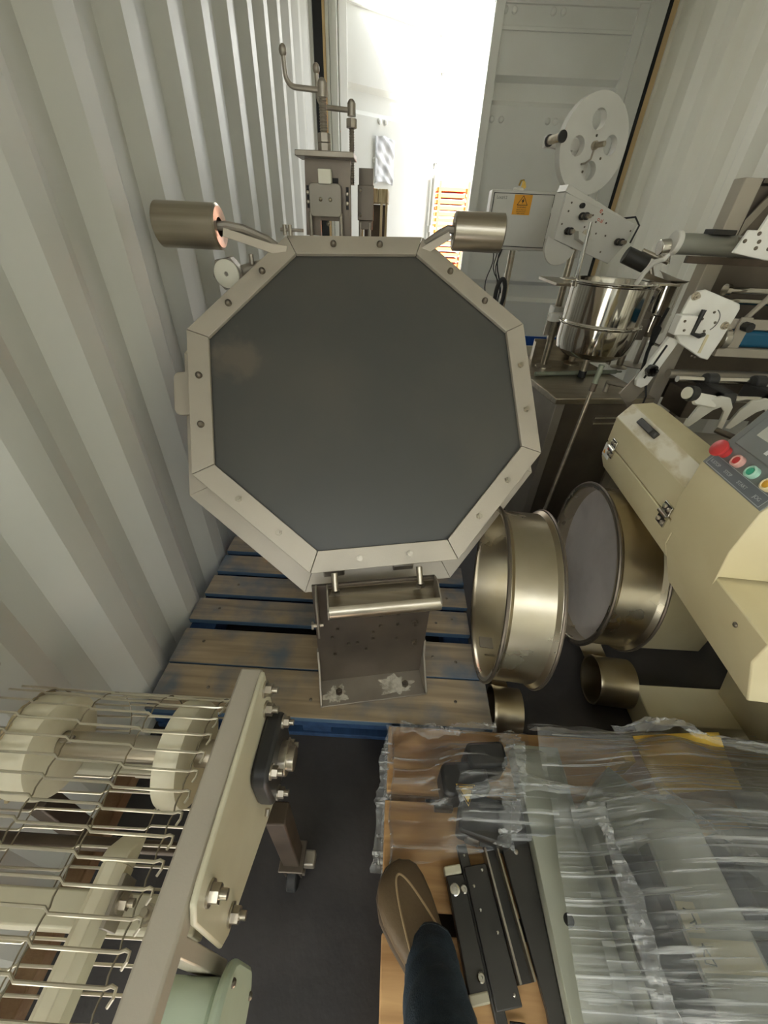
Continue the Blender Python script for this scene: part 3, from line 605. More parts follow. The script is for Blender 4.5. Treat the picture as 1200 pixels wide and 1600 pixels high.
ext([(0.652, 0.752), (0.650, 0.800), (0.76, 0.800), (1.25, 0.800), (1.25, 0.715), (0.67, 0.715)], -0.42, -0.002, 'body', 'beige_paint', bw, 0.003)
ext([(0.761, 0.801), (0.761, 0.850), (1.25, 0.850), (1.25, 0.801)], -0.25, -0.002, 'bed', 'steel_dull', bw, 0.002)
ext([(0.761, 0.801), (0.761, 0.83), (1.25, 0.83), (1.25, 0.801)], -0.62, -0.252, 'bed_plate', 'steel_dull', bw, 0.002)
# handle on the lid facet
fd = Vector((0.0262, 0.0392)).normalized(); hp = MBW @ Vector((0.669, -0.145, 0.902)); hn = (MBW.to_3x3() @ Vector((-fd.y, 0, fd.x))).normalized()
hu = MBW.to_3x3() @ Vector((fd.x, 0, fd.y)); MH = axes(hp, hu, yx, hn)
hb = MB(MH)
hb.prism([(-0.050, 0), (-0.050, 0.012), (-0.040, 0.021), (0.040, 0.021), (0.050, 0.012), (0.050, 0), (0.036, 0), (0.032, 0.010), (-0.032, 0.010), (-0.036, 0)], (-0.008, 0, 0), (0, 1, 0), (0, 0, 1), (1, 0, 0), 0.018)
hb.build('lid_handle', 'black_metal', lid, 0.003)
# hinges across the seam
def hinge(y):
    h = MB(MBW).box(0.6455, 0.650, y - 0.016, y + 0.016, 0.775, 0.828); o = h.build('hinge', 'steel_bright', bw, 0.001)
    MB(MBW).cyl((0.6445, y - 0.018, 0.801), (0.6445, y + 0.018, 0.801), 0.0045, n=10).build('hinge_pin', 'steel_bright', o)
    for dy in (-0.009, 0.009):
        for z in (0.784, 0.818): put('screw', SCREW, 'bolt_steel', o, MBW @ axes((0.6455, y + dy, z), (0, 1, 0), (0, 0, 1), (-1, 0, 0)))
hinge(-0.055); hinge(-0.375)
MB(MBW).box(0.6496, 0.651, -0.048, -0.004, 0.760, 0.797).build('warning_label', 'print_white', bw, label='small white warning label with orange band')
MB(MBW).box(0.6490, 0.650, -0.044, -0.026, 0.785, 0.794).build('label_band', 'red_print', bw)
MB(MBW).prism([(-0.020, 0.768), (-0.008, 0.768), (-0.014, 0.780)], (0.6488, 0, 0), (0, 1, 0), (0, 0, 1), (1, 0, 0), 0.001).build('label_triangle', 'orange_sign', bw)
put('screw', SCREW, 'bolt_dark', bw, MBW @ axes((0.6520, YN + 0.06, 0.772), (0, 1, 0), (0, 0, 1), (-1, 0, 0)))
# pedestal
MB().box(0.852, 1.60, 0.605, 0.735, 0.0, 0.10).build('base_beam', 'beige_paint', bw, 0.004)
MB().prism([(1.12, 0.10), (1.60, 0.10), (1.60, 0.60), (0.92, 0.60), (1.02, 0.42)], (0, 0.45, 0), (1, 0, 0), (0, 0, 1), (0, 1, 0), 0.27).build('pedestal', 'beige_paint', bw, 0.004)
MB().box(1.0, 1.25, 0.95, 1.09, 0.0, 0.60).build('rear_pedestal', 'beige_paint', bw, 0.004)
# control box
MBC = axes((0.0, 1.234, 0), xx, yx, (0, 0, 1))
CBs = [(0.703, 0.742), (0.688, 0.828), (0.690, 0.920), (0.800, 1.140), (0.835, 1.150), (1.05, 1.150), (1.05, 0.766), (0.703, 0.766)]
cb = MB(MBC).prism(CBs, (0, -0.622, 0), (1, 0, 0), (0, 0, 1), (0, 1, 0), 0.187).build('control_box', 'beige_paint', bw, 0.003)
PD = Vector((0.110, 0.220)).normalized(); MP = axes(MBC @ Vector((0.690, -0.5285, 0.920)), -yx, MBC.to_3x3() @ Vector((PD.x, 0, PD.y)), (MBC.to_3x3() @ Vector((-PD.y, 0, PD.x))))
# local: x toward viewer along the panel, y up the slope, z out of the panel
fp = MB(MP).box(-0.090, 0.090, 0.003, 0.232, 0.0, 0.002).build('control_panel', 'panel_grey', cb, 0.0006)
MB(MP).box(-0.081, 0.082, 0.006, 0.028, 0.002, 0.0026).build('label_strip', 'panel_strip', cb)
sl = MB(MP); 
for q in ((-0.081, 0.082, 0.0055, 0.0065), (-0.081, 0.082, 0.0275, 0.0285), (-0.0815, -0.0805, 0.0055, 0.0285), (0.0815, 0.0825, 0.0055, 0.0285)): sl.box(*q, 0.0026, 0.003)
sl.build('strip_border', 'print_pale', cb)
for s_, x in (('E-STOP', -0.062), ('STOP', -0.021), ('START', 0.022), ('JOG', 0.065)): text('panel_lettering', s_, 0.009, 'print_pale', cb, MP @ Matrix.Translation((x, 0.0125, 0.0027)), align='CENTER')
def button(x, y, r, m, mr, mush=False):
    if mush:
        MB(MP).lathe([(0.012, 0.002), (0.012, 0.012), (0.0155, 0.016), (0.0175, 0.021), (0.017, 0.024), (0.012, 0.026), (1e-6, 0.0265)], (x, y, 0), (MP.to_3x3().inverted() @ MP.to_3x3() @ Vector((0, 0, 1))), 28).build('emergency_stop', m, cb, label='red mushroom emergency stop button')
        return
    o = MB(MP).lathe([(r, 0.002), (r, 0.012), (r - 0.003, 0.0135), (r - 0.0035, 0.011), (1e-6, 0.011)], (x, y, 0), (0, 0, 1), 26).build('button_ring', mr, cb)
    MB(MP).lathe([(r - 0.0045, 0.009), (r - 0.0045, 0.0122), (r - 0.007, 0.0132), (1e-6, 0.0128)], (x, y, 0), (0, 0, 1), 24).build('push_button', m, o)
button(-0.069, 0.040, 0, 'button_red', None, True)
button(-0.026, 0.041, 0.0115, 'button_red', 'button_ring_r'); button(0.016, 0.041, 0.0115, 'button_green', 'button_ring_g'); button(0.060, 0.041, 0.0115, 'button_yellow', 'button_ring_y')
bz = MB(MP).box(-0.072, 0.083, 0.062, 0.222, 0.002, 0.006).build('screen_bezel', 'panel_grey', cb, 0.002)
MB(MP).box(-0.050, 0.070, 0.092, 0.205, 0.006, 0.0066).build('screen', 'screen_grey', bz)
MB(MP).box(-0.004, 0.004, 0.074, 0.082, 0.006, 0.0065).build('bezel_logo', 'print_white', bz)
text('bezel_lettering', 'HMI', 0.008, 'print_white', bz, MP @ Matrix.Translation((0.007, 0.075, 0.0061)))

# feed mechanism lying on the bed
fm = thing('clamp_mechanism', 'steel shaft mechanism with black clamps above the beige machine bed', 'mechanism', (0.95, 1.16, 0.85))
for y, z, r in ((1.15, 0.925, 0.010), (1.23, 0.955, 0.009)): MB().cyl((0.86, y, z), (1.35, y + 0.03, z + 0.0), r, n=16).build('shaft', 'steel_bright', fm)
MB().cyl((0.838, 1.13, 0.945), (0.862, 1.135, 0.942), 0.021, n=18).build('knob', 'black_plastic', fm, 0.002)
MB().cyl((0.834, 1.129, 0.9455), (0.8385, 1.130, 0.945), 0.0165, n=18).build('knob_cap', 'white_plastic', fm)
MB().prism(rrect(0.075, 0.034, 0.008), (0.896, 1.125, 0.930), Vector((1, 0.1, -0.15)).normalized(), (0, 0.5, 0.86), (0, 0.86, -0.5), 0.012).build('clamp_block', 'white_paint', fm, 0.002)
for x in (0.945, 1.09):
    m = MB().box(x, x + 0.036, 1.13, 1.26, 0.905, 0.95); m.cyl((x + 0.0, 1.152, 0.925), (x + 0.04, 1.152, 0.925), 0.024, n=18).cyl((x, 1.235, 0.955), (x + 0.036, 1.238, 0.955), 0.02, n=16); m.build('shaft_clamp', 'black_plastic', fm, 0.004)
def arm(x):
    O = [(0.0, 0.0), (0.03, 0.012), (0.055, 0.01), (0.075, -0.015), (0.085, -0.085), (0.07, -0.085), (0.06, -0.03), (0.045, -0.018), (0.03, -0.03), (-0.005, -0.09), (-0.022, -0.09), (-0.014, -0.03)]
    return MB().prism(O, (x, 1.13, 0.93), (0.9, -0.25, 0), (0, -0.1, 1), (0.3, 0.95, 0), 0.012)
arm(0.905).build('swing_arm', 'white_paint', fm, 0.002); arm(1.03).build('swing_arm', 'white_paint', fm, 0.002)
for x in (0.915, 1.045): MB().cyl((x, 1.06, 0.868), (x + 0.10, 0.92, 0.855), 0.008, n=10).build('push_rod', 'steel_dark', fm)
tk = MB().cyl((0.865, 0.985, 0.794), (0.865, 0.985, 0.816), 0.006, n=10).box(0.85, 0.88, 0.98, 0.992, 0.807, 0.817).cyl((0.87, 0.985, 0.797), (0.90, 0.965, 0.797), 0.002, n=6)
tag(tk.build('thumb_screw', 'black_plastic'), 'small black thumb screw lying on the beige machine bed', 'screw')

# ================================================================== STEEL TABLE
ty = math.radians(9); MT = axes((0.655, 1.56, 0), (math.cos(ty), math.sin(ty), 0), (-math.sin(ty), math.cos(ty), 0), (0, 0, 1))
tb = thing('steel_table', 'stainless steel cabinet table carrying the mixing bucket', 'table', MT.translation)
MB(MT).box(0, 0.44, 0, 0.62, 0.735, 0.76).build('table_top', 'steel_brushed', tb, 0.003)
for x, y in ((0.02, 0.02), (0.02, 0.56), (0.38, 0.02)): MB(MT).box(x, x + 0.04, y, y + 0.04, 0, 0.735).build('leg', 'steel_dull', tb, 0.002)
MB(MT).box(0.06, 0.38, 0.03, 0.045, 0.05, 0.73).build('front_panel', 'steel_dark', tb, 0.002)
MB(MT).box(0.03, 0.045, 0.06, 0.56, 0.05, 0.73).build('side_panel', 'steel_dull', tb, 0.002)
MB(MT).box(0.06, 0.40, 0.56, 0.575, 0.05, 0.73).build('back_panel', 'steel_dark', tb)
for z in (0.66, 0.635): MB(MT).box(0.22, 0.34, 0.024, 0.03, z, z + 0.008).build('vent_slot', 'steel_bright', tb)
lp = thing('leaning_pipe', 'thin steel pipe with hex fitting leaning in front of the steel table', 'pipe', (0.70, 1.45, 0))
PA, PB = Vector((0.655, 1.36, 0.008)), Vector((0.729, 1.45, 0.845)); PT = PB + (PB - PA).normalized() * 0.075
MB().cyl(PA, PB, 0.0075, n=14).build('pipe', 'steel_brushed', lp)
MB().cyl(PB - (PB - PA).normalized() * 0.012, PB + (PB - PA).normalized() * 0.016, 0.0115, n=6).build('hex_fitting', 'castor_steel', lp, 0.001)
MB().cyl(PB + (PB - PA).normalized() * 0.016, PT, 0.0095, n=14).cyl(PT, PT + (PB - PA).normalized() * 0.006, 0.0115, n=8).build('end_cap', 'green_bar', lp, 0.001)
MB().cyl(PA - Vector((0.0, 0, 0.008)), PA + Vector((0.004, 0.005, 0.04)), 0.014, n=12).build('foot', 'castor_steel', lp)
# bucket
bk = thing('mixing_bucket', 'polished stainless steel bucket with mid band and outlet pipe', 'bucket', (0.872, 1.87, 0.76))
c = (0.868, 1.87, 0)
MB().lathe([(1e-6, 0.850), (0.03, 0.848), (0.12, 0.865), (0.150, 0.890), (0.157, 0.93), (0.157, 0.985), (0.162, 0.990), (0.162, 0.998), (0.157, 1.003), (0.157, 1.135), (0.163, 1.140), (0.163, 1.150), (0.156, 1.152), (0.152, 1.145), (0.152, 0.93), (0.13, 0.88), (1e-6, 0.860)], c, (0, 0, 1), 64).build('bucket_body', 'steel_mirror', bk)
for z, rr in ((0.994, 0.164), (1.146, 0.164)): MB().tube(arc((c[0], c[1], z), rr, 0, 2 * PI, 60, (1, 0, 0), (0, 1, 0))[:-1], 0.0045, 8, True).build('band', 'steel_mirror', bk)
MB().cyl((0.866, 1.865, 0.775), (0.868, 1.868, 0.856), 0.013, n=16).build('outlet_pipe', 'steel_brushed', bk)
MB().cyl((0.8655, 1.864, 0.762), (0.866, 1.865, 0.790), 0.017, n=16).build('rubber_tip', 'rubber', bk)
MB().cyl((0.714, 1.855, 1.12), (0.700, 1.845, 1.335), 0.0065, n=10).build('stirrer_rod', 'steel_bright', bk)
MB().cyl((0.714, 1.855, 1.125), (0.713, 1.855, 1.150), 0.013, n=12).build('rod_socket', 'steel_brushed', bk, 0.001)
MB().box(0.66, 0.72, 1.84, 1.90, 1.146, 1.151).build('rim_bracket', 'steel_brushed', bk, 0.001)
MB().box(1.01, 1.10, 1.80, 1.86, 1.146, 1.152).build('rim_bracket', 'steel_brushed', bk, 0.001)
# bucket stand legs on flanges
bs = thing('bucket_stand', 'pale three-legged stand with round flanges behind the bucket', 'stand', (0.90, 2.0, 0.76))
for x, y, z1 in ((0.735, 2.02, 0.965), (0.90, 2.10, 0.86), (1.13, 2.07, 0.99)):
    o = MB().cyl((x, y, 0.762), (x, y, z1), 0.0155, n=16).build('leg', 'steel_brushed', bs)
    MB().lathe([(0.040, 0), (0.040, 0.004), (0.017, 0.012), (0.016, 0.012)], (x, y, 0.76), (0, 0, 1), 24).build('flange', 'steel_brushed', o)
MB().box(0.700, 0.775, 2.0, 2.04, 0.965, 1.0).build('clamp', 'white_paint', bs, 0.003)
MB().box(1.09, 1.17, 2.04, 2.10, 0.985, 1.02).build('clamp', 'steel_dull', bs, 0.003)
MB().box(0.70, 1.17, 2.03, 2.045, 0.90, 0.99).build('back_bar', 'steel_dull', bs, 0.002)
gb = MB(); gb.cyl((0.645, 1.845, 0.771), (1.06, 1.95, 0.771), 0.010, n=12); gb.cyl((1.06, 1.95, 0.771), (1.09, 1.958, 0.771), 0.005, n=10)
gb = gb.build('grey_green_rod', 'green_bar'); tag(gb, 'thin grey-green rod lying on the steel table under the bucket', 'rod')
tp = thing('steel_trough', 'low open steel trough behind the bucket on the table', 'trough', (0.93, 2.1, 0.76))
for q in ((0.70, 1.10, 2.14, 2.148, 0.761, 0.86), (0.70, 0.708, 2.11, 2.14, 0.761, 0.85), (1.092, 1.10, 2.10, 2.14, 0.761, 0.84)): MB().box(*q).build('trough_side', 'steel_brushed', tp, 0.001)
# second slim vessel and its hoop
v2 = thing('slim_steel_vessel', 'slim polished steel vessel hanging in a bent tube hoop', 'vessel', (1.24, 2.15, 0.78))
MB().lathe([(1e-6, 0.90), (0.04, 0.905), (0.062, 0.93), (0.062, 1.0), (0.066, 1.005), (0.062, 1.012), (0.062, 1.13), (0.067, 1.137), (0.062, 1.142), (0.05, 1.135), (0.05, 0.94), (1e-6, 0.915)], (1.235, 2.12, 0), (0, 0, 1), 36).build('vessel_body', 'steel_mirror', v2)
MB().tube([(1.13, 2.0, 1.21), (1.11, 2.0, 1.27), (1.13, 2.0, 1.30), (1.27, 2.0, 1.30), (1.30, 2.0, 1.28), (1.30, 2.0, 1.20), (1.30, 2.02, 0.95), (1.26, 2.02, 0.88), (1.20, 2.02, 0.90)], 0.008, 10).build('tube_hoop', 'steel_bright', v2)
MB().grid(lambda u, v: Vector((1.18 + 0.11 * u, 2.05 + 0.08 * v, 1.145 + 0.035 * math.sin(3 * u + 2 * v) * v)), 8, 8).build('crumpled_cover', 'steel_dull', v2, solid=0.002)
MB().lathe([(1e-6, 0.762), (0.07, 0.762), (0.07, 0.766), (0.012, 0.772), (0.012, 0.905), (1e-6, 0.905)], (1.235, 2.12, 0), (0, 0, 1), 20).build('pedestal', 'steel_dull', v2)
# ================================================================== LABELLER (reel, plate, posts) and its electrical box
lb = thing('labelling_machine', 'pale grey labelling machine with large reel disc and rollers', 'machine', (0.85, 2.35, 0))
RC = Vector((0.83, 2.40, 1.615)); RN = Vector((0.30, -0.93, 0.03)).normalized(); ru = Vector((0, 0, 1)).cross(RN).normalized(); rv = RN.cross(ru); MR = axes(RC, ru, rv, RN)
def disc_with_holes(R, holes, t, n=64):
    """disc with four round holes cut as geometry (boolean free: bmesh fill)"""
    bm = bmesh.new(); loops = [(0, 0, R, n)] + [(x, y, r, 26) for x, y, r in holes]; es = []
    for x, y, r, k in loops:
        vs_ = [bm.verts.new((x + r * math.cos(2 * PI * i / k), y + r * math.sin(2 * PI * i / k), 0)) for i in range(k)]
        es += [bm.edges.new((vs_[i], vs_[(i + 1) % k])) for i in range(k)]
    r_ = bmesh.ops.triangle_fill(bm, use_beauty=True, use_dissolve=False, edges=es)
    fs = [g for g in r_['geom'] if isinstance(g, bmesh.types.BMFace)]
    e = bmesh.ops.extrude_face_region(bm, geom=fs)
    for g in e['geom']:
        if isinstance(g, bmesh.types.BMVert): g.co.z -= t
    m = MB(MR); bm.verts.ensure_lookup_table(); bm.verts.index_update()
    m.add([v.co.copy() for v in bm.verts], [tuple(v.index for v in f.verts) for f in bm.faces]); bm.free(); return m
hs = [(0.085 * math.cos(a), 0.085 * math.sin(a), 0.035) for a in (0.08, 0.08 + PI / 2, 0.08 + PI, 0.08 + 1.5 * PI)]
dk = disc_with_holes(0.172, hs, 0.034).build('reel_disc', 'reel_paint', lb, label='pale grey reel disc with four round holes')
MB(MR).cyl((0, 0, -0.09), (0, 0, 0.012), 0.016, n=18).cyl((0.0, 0, 0.012), (0.01, 0.0, 0.055), 0.010, n=14).build('reel_hub', 'steel_brushed', dk, 0.001)
MB(MR).tube([(0.0, -0.012, 0.006), (-0.004, -0.045, 0.006), (-0.03, -0.062, 0.008), (-0.05, -0.066, 0.008)], 0.004, 8).build('hub_lever', 'steel_dull', dk)
for q in ((0.0, 0.033), (-0.028, -0.09), (0.05, -0.04)): put('screw', SCREW, 'bolt_dark', dk, MR @ Matrix.Translation((q[0], q[1], 0)))
MB(MR).cyl((-0.19, 0.012, -0.07), (-0.19, 0.012, 0.03), 0.016, n=18).build('guide_roller', 'steel_brushed', lb)
for z in (-0.07, 0.024): MB(MR).cyl((-0.19, 0.012, z), (-0.19, 0.012, z + 0.008), 0.021, n=18).build('roller_flange', 'black_plastic', lb)
MB(MR).box(-0.20, 0.0, -0.01, 0.03, -0.095, -0.075).build('roller_arm', 'grey_paint', lb, 0.002)
MB(MR).box(-0.05, 0.05, -0.22, 0.03, -0.12, -0.076).build('reel_bracket', 'grey_paint', lb, 0.002)
# slanted face plate
LN = Vector((0.16, -0.98, 0.0)).normalized(); lu = Vector((0.93, 0.15, -0.32)); lu = (lu - LN * lu.dot(LN)).normalized(); lv = LN.cross(lu); MLB = axes((0.712, 2.25, 1.441), lu, lv, LN)
pl = MB(MLB).prism([(0.0, 0.0), (0.40, 0.03), (0.40, -0.05), (0.37, -0.145), (0.05, -0.162)], (0, 0, -0.008), (1, 0, 0), (0, 1, 0), (0, 0, 1), 0.008).build('face_plate', 'grey_paint', lb, 0.002)
MB(MLB).prism([(0.0, 0.0), (0.05, -0.162), (0.046, -0.162), (-0.004, 0.0)], (0, 0, -0.09), (1, 0, 0), (0, 1, 0), (0, 0, 1), 0.085).build('side_plate', 'grey_paint', lb, 0.001)
MB(MLB).box(-0.004, 0.40, 0.004, 0.030, -0.09, -0.008).build('plate_box_top', 'grey_paint', lb, 0.001)
for x, y, L in ((0.115, -0.045, 0.085), (0.085, -0.115, 0.07), (0.345, -0.06, 0.075)):
    o = MB(MLB).cyl((x, y, 0), (x, y, L), 0.0085, n=14).build('roller_pin', 'steel_brushed', pl)
    for z in (0.012, L * 0.55): MB(MLB).cyl((x, y, z), (x, y, z + 0.010), 0.0145, n=16).build('pin_collar', 'black_metal', o)
MB(MLB).cyl((0.095, -0.012, 0.0), (0.095, -0.012, 0.018), 0.010, n=10).build('cam_knob', 'black_plastic', pl, 0.001)
for x, y in ((0.17, -0.02), (0.20, -0.035), (0.25, -0.02), (0.23, -0.07), (0.28, -0.06), (0.16, -0.07), (0.05, -0.05), (0.385, 0.0), (0.30, -0.12), (0.21, 0.0), (0.05, -0.10), (0.045, -0.02)):
    put('screw', SCREW, 'bolt_dark', pl, MLB @ Matrix.Translation((x, y, 0)) @ Matrix.Scale(0.8, 4))
MB(MLB).lathe([(0.020, 0.0), (0.020, 0.004), (0.014, 0.006), (1e-6, 0.006)], (0.185, -0.09, 0), (0, 0, 1), 20).build('cover_ring', 'steel_brushed', pl)
MB(MLB).prism([(0.12, -0.10), (0.22, -0.10), (0.20, -0.13), (0.14, -0.125)], (0, 0, 0), (1, 0, 0), (0, 1, 0), (0, 0, 1), 0.045).build('peel_wedge', 'grey_paint', pl, 0.001)
MB(MLB).prism([(-0.08 * math.cos(PI * i / 14), -0.09 * math.sin(PI * i / 14)) for i in range(15)], (0.10, -0.16, -0.02), (1, 0, 0), (0, 1, 0), (0, 0, 1), 0.012).build('lower_disc', 'grey_paint', lb, 0.001)
text('hand_mark', 'e', 0.03, 'red_print', pl, MLB @ Matrix.Translation((0.19, 0.0, 0.0003)))
text('hand_mark', 'o.al', 0.022, 'red_print', pl, MLB @ Matrix.Translation((0.20, -0.028, 0.0003)))
MB(MLB).tube([(0.33, 0.03, -0.02), (0.37, 0.05, 0.0), (0.405, 0.03, 0.01), (0.41, -0.04, 0.012)], 0.004, 8).build('cable', 'cable', lb)
# black rubber roller and brackets right of the plate
MB().cyl((0.935, 1.99, 1.235), (1.025, 1.97, 1.205), 0.031, n=24).build('pressure_roller', 'black_metal', lb, 0.002)
MB().cyl((1.024, 1.9705, 1.2055), (1.030, 1.969, 1.2035), 0.012, n=14).build('roller_cap', 'white_plastic', lb)
MB().cyl((1.03, 2.0, 1.10), (1.11, 1.97, 1.075), 0.016, n=18).build('nip_roller', 'black_metal', lb, 0.001)
MB().cyl((1.109, 1.9704, 1.0755), (1.114, 1.9685, 1.0735), 0.006, n=12).build('roller_cap', 'white_plastic', lb)
MB().prism([(0, 0), (0.13, -0.04), (0.14, -0.028), (0.012, 0.016)], (1.02, 1.98, 1.16), (0.98, 0, 0.1), (0, 0.2, 1), (0, -1, 0.2), 0.01).build('peel_bar', 'steel_brushed', lb, 0.001)
for q in (((1.02, 2.03, 1.25), (1.13, 2.0, 1.215)), ((1.06, 2.0, 1.20), (1.09, 1.98, 1.135)), ((1.09, 2.0, 1.13), (1.13, 1.97, 1.115))): MB().cyl(q[0], q[1], 0.010, n=12).build('link_pin', 'steel_brushed', lb)
# column and posts
MB().cyl((0.842, 2.30, 0.0), (0.826, 2.30, 1.30), 0.0165, n=16).build('post', 'steel_brushed', lb)
MB().box(0.80, 0.90, 2.26, 2.34, 0.93, 0.99).build('post_clamp', 'white_paint', lb, 0.003)
MB().cyl((0.62, 2.63, 0.0), (0.615, 2.63, 1.208), 0.017, n=14).build('post', 'steel_brushed', lb)
MB().box(0.55, 0.98, 2.25, 2.72, 0.0, 0.05).build('base', 'grey_paint', lb, 0.004)
MB().box(0.78, 0.86, 2.31, 2.40, 1.20, 1.33).build('head_block', 'grey_paint', lb, 0.003)
MB().box(0.70, 1.12, 2.04, 2.32, 1.105, 1.117).build('deck_plate', 'steel_brushed', lb, 0.002)
# electrical box
eb = thing('electrical_box', 'grey electrical box with an orange shock warning sticker', 'box', (0.61, 2.65, 1.22))
ME_ = Matrix.Translation((0.612, 2.60, 1.338)) @ Matrix.Rotation(math.radians(-3), 4, 'Z')
MB(ME_).box(-0.165, 0.165, 0.0, 0.12, -0.127, 0.125).build('box_body', 'grey_paint', eb, 0.004)
dr = MB(ME_).box(-0.15, 0.15, -0.012, -0.001, -0.110, 0.110).build('box_door', 'grey_paint', eb, 0.002)
MB(ME_).box(-0.1535, 0.1535, -0.003, 0.0, -0.1135, 0.1135).build('door_gap', 'print_black', eb)
sg = MB(ME_).box(-0.048, 0.042, -0.0132, -0.0122, 0.026, 0.108).build('warning_sticker', 'orange_sign', dr, label='orange electric shock warning sticker')
MT_ = ME_ @ axes((0, -0.0133, 0), (1, 0, 0), (0, 0, 1), (0, -1, 0))
tri = MB(MT_)
A, B, C_ = Vector((-0.003, 0.104, 0)), Vector((-0.029, 0.066, 0)), Vector((0.023, 0.066, 0))
for p, q in ((A, B), (B, C_), (C_, A)): tri.tube([p, q], 0.0012, 4)
tri.build('sign_triangle', 'print_black', sg)
MB(MT_).prism([(0.001, 0.095), (-0.010, 0.081), (-0.004, 0.081), (-0.006, 0.070), (0.005, 0.085), (-0.001, 0.085)], (0, 0, 0), (1, 0, 0), (0, 1, 0), (0, 0, 1), 0.0006).build('lightning_bolt', 'print_black', sg)
text('sign_lettering', 'WARNING', 0.0095, 'print_black', sg, MT_ @ Matrix.Translation((-0.003, 0.054, 0)), align='CENTER')
for k, s_ in enumerate(('electric shock risk', 'disconnect power', 'before opening')): text('sign_lettering', s_, 0.0066, 'print_black', sg, MT_ @ Matrix.Translation((-0.003, 0.045 - k * 0.0075, 0)), align='CENTER')
text('lot_number', 'Lot#12', 0.018, 'print_grey', dr, MT_ @ Matrix.Translation((-0.138, 0.088, -0.001)))
MB(ME_).lathe([(0.018, 0), (0.018, 0.01), (0.012, 0.014), (1e-6, 0.014)], (0.165, -0.0, 0.05), (0.4, -1, 0), 14).build('hinge_cap', 'white_paint', eb)
pk = MB(ME_).lathe([(0.026, 0), (0.026, 0.010), (0.020, 0.014), (1e-6, 0.015)], (-0.03, 0.03, 0.125), (0, 0, 1), 18).build('isolator_knob', 'white_paint', eb)
MB(ME_).tube([(-0.03, 0.03, 0.145), (-0.024, 0.03, 0.165), (-0.012, 0.028, 0.168), (-0.004, 0.026, 0.15)], 0.0045, 8).build('padlock_shackle', 'brass', eb)
MB(ME_).prism([(-0.02, 0.135), (-0.002, 0.132), (0.006, 0.14), (-0.004, 0.162), (-0.016, 0.165)], (0, 0.022, 0), (1, 0, 0), (0, 0, 1), (0, 1, 0), 0.006).build('yellow_tag', 'yellow_tag', eb)
cbls = thing('hanging_cables', 'bundle of black cables hanging under the electrical box', 'cables', (0.55, 2.58, 0.9))
for k, (x0, x1, z1, r) in enumerate(((0.50, 0.50, 0.93, 0.003), (0.515, 0.585, 1.0, 0.003), (0.545, 0.56, 0.96, 0.003), (0.55, 0.60, 0.90, 0.004))):
    P = [Vector((x0 + (x1 - x0) * (i / 9) ** 1.6 + 0.012 * math.sin(i * 0.9 + k), 2.60 + 0.01 * k, 1.215 + (z1 - 1.215) * i / 9)) for i in range(10)]
    MB().tube(P, r, 6).build('cable', 'cable', cbls)
MB().tube(arc((0.575, 2.56, 1.0), 0.075, 0, 2 * PI, 26, (0.32, 0, 0), (0, 0, 1))[:-1], 0.012, 8, True).build('cable_coil', 'cable', cbls)

# ================================================================== INFEED CONVEYOR AND GUIDES AT THE RIGHT
ic = thing('infeed_conveyor', 'steel frame conveyor with blue belt at the right edge', 'conveyor', (1.25, 1.7, 0))
MB().box(1.125, 1.185, 1.74, 1.80, 0.0, 1.47).build('frame_post', 'steel_frame', ic, 0.003)
MB().box(1.19, 1.62, 1.77, 1.785, 0.72, 1.455).build('back_sheet', 'steel_dark', ic, 0.002)
MB().box(1.185, 1.62, 1.735, 1.80, 1.456, 1.47).build('top_channel', 'steel_dark', ic, 0.002)
MB().prism([(1.19, 1.30), (1.19, 1.36), (1.25, 1.455), (1.27, 1.455)], (0, 1.745, 0), (1, 0, 0), (0, 0, 1), (0, 1, 0), 0.008).build('brace', 'steel_dull', ic)
MB().box(1.19, 1.62, 1.56, 1.74, 0.985, 1.04).build('belt', 'blue_belt', ic, 0.012)
MB().box(1.17, 1.62, 1.54, 1.56, 0.955, 0.985).build('side_rail', 'steel_frame', ic, 0.002)
MB().box(1.17, 1.62, 1.56, 1.575, 1.045, 1.078).build('side_rail', 'steel_frame', ic, 0.002)
MB().cyl((1.16, 1.63, 1.158), (1.62, 1.63, 1.158), 0.011, n=12).cyl((1.16, 1.63, 1.125), (1.62, 1.63, 1.125), 0.010, n=12).build('guide_bar', 'steel_bright', ic)
MB().cyl((1.155, 1.63, 1.158), (1.17, 1.63, 1.158), 0.019, n=16).build('guide_end', 'steel_bright', ic)
MB().cyl((1.06, 1.58, 0.875), (1.45, 1.60, 0.878), 0.017, n=16).build('cross_bar', 'steel_dull', ic)
MB().cyl((1.165, 1.555, 1.012), (1.19, 1.555, 1.012), 0.036, n=22).build('end_pulley', 'steel_bright', ic, 0.002)
MB().tube([(1.235, 1.585, 1.02), (1.235, 1.57, 1.08), (1.29, 1.54, 1.22)], 0.009, 8).build('guide_strut', 'steel_frame', ic)
MB().box(1.205, 1.245, 1.548, 1.556, 0.985, 1.085).build('strut_plate', 'steel_frame', ic, 0.001)
MB().cyl((1.225, 1.515, 1.058), (1.225, 1.548, 1.058), 0.016, n=8).build('clamp_knob', 'black_plastic', ic, 0.002)
MB().box(1.19, 1.62, 1.58, 1.735, 0.70, 0.80).build('lower_frame', 'steel_dark', ic, 0.003)
for x in (1.20, 1.56): MB().box(x, x + 0.05, 1.62, 1.67, 0.0, 0.70).build('leg', 'steel_dull', ic, 0.002)
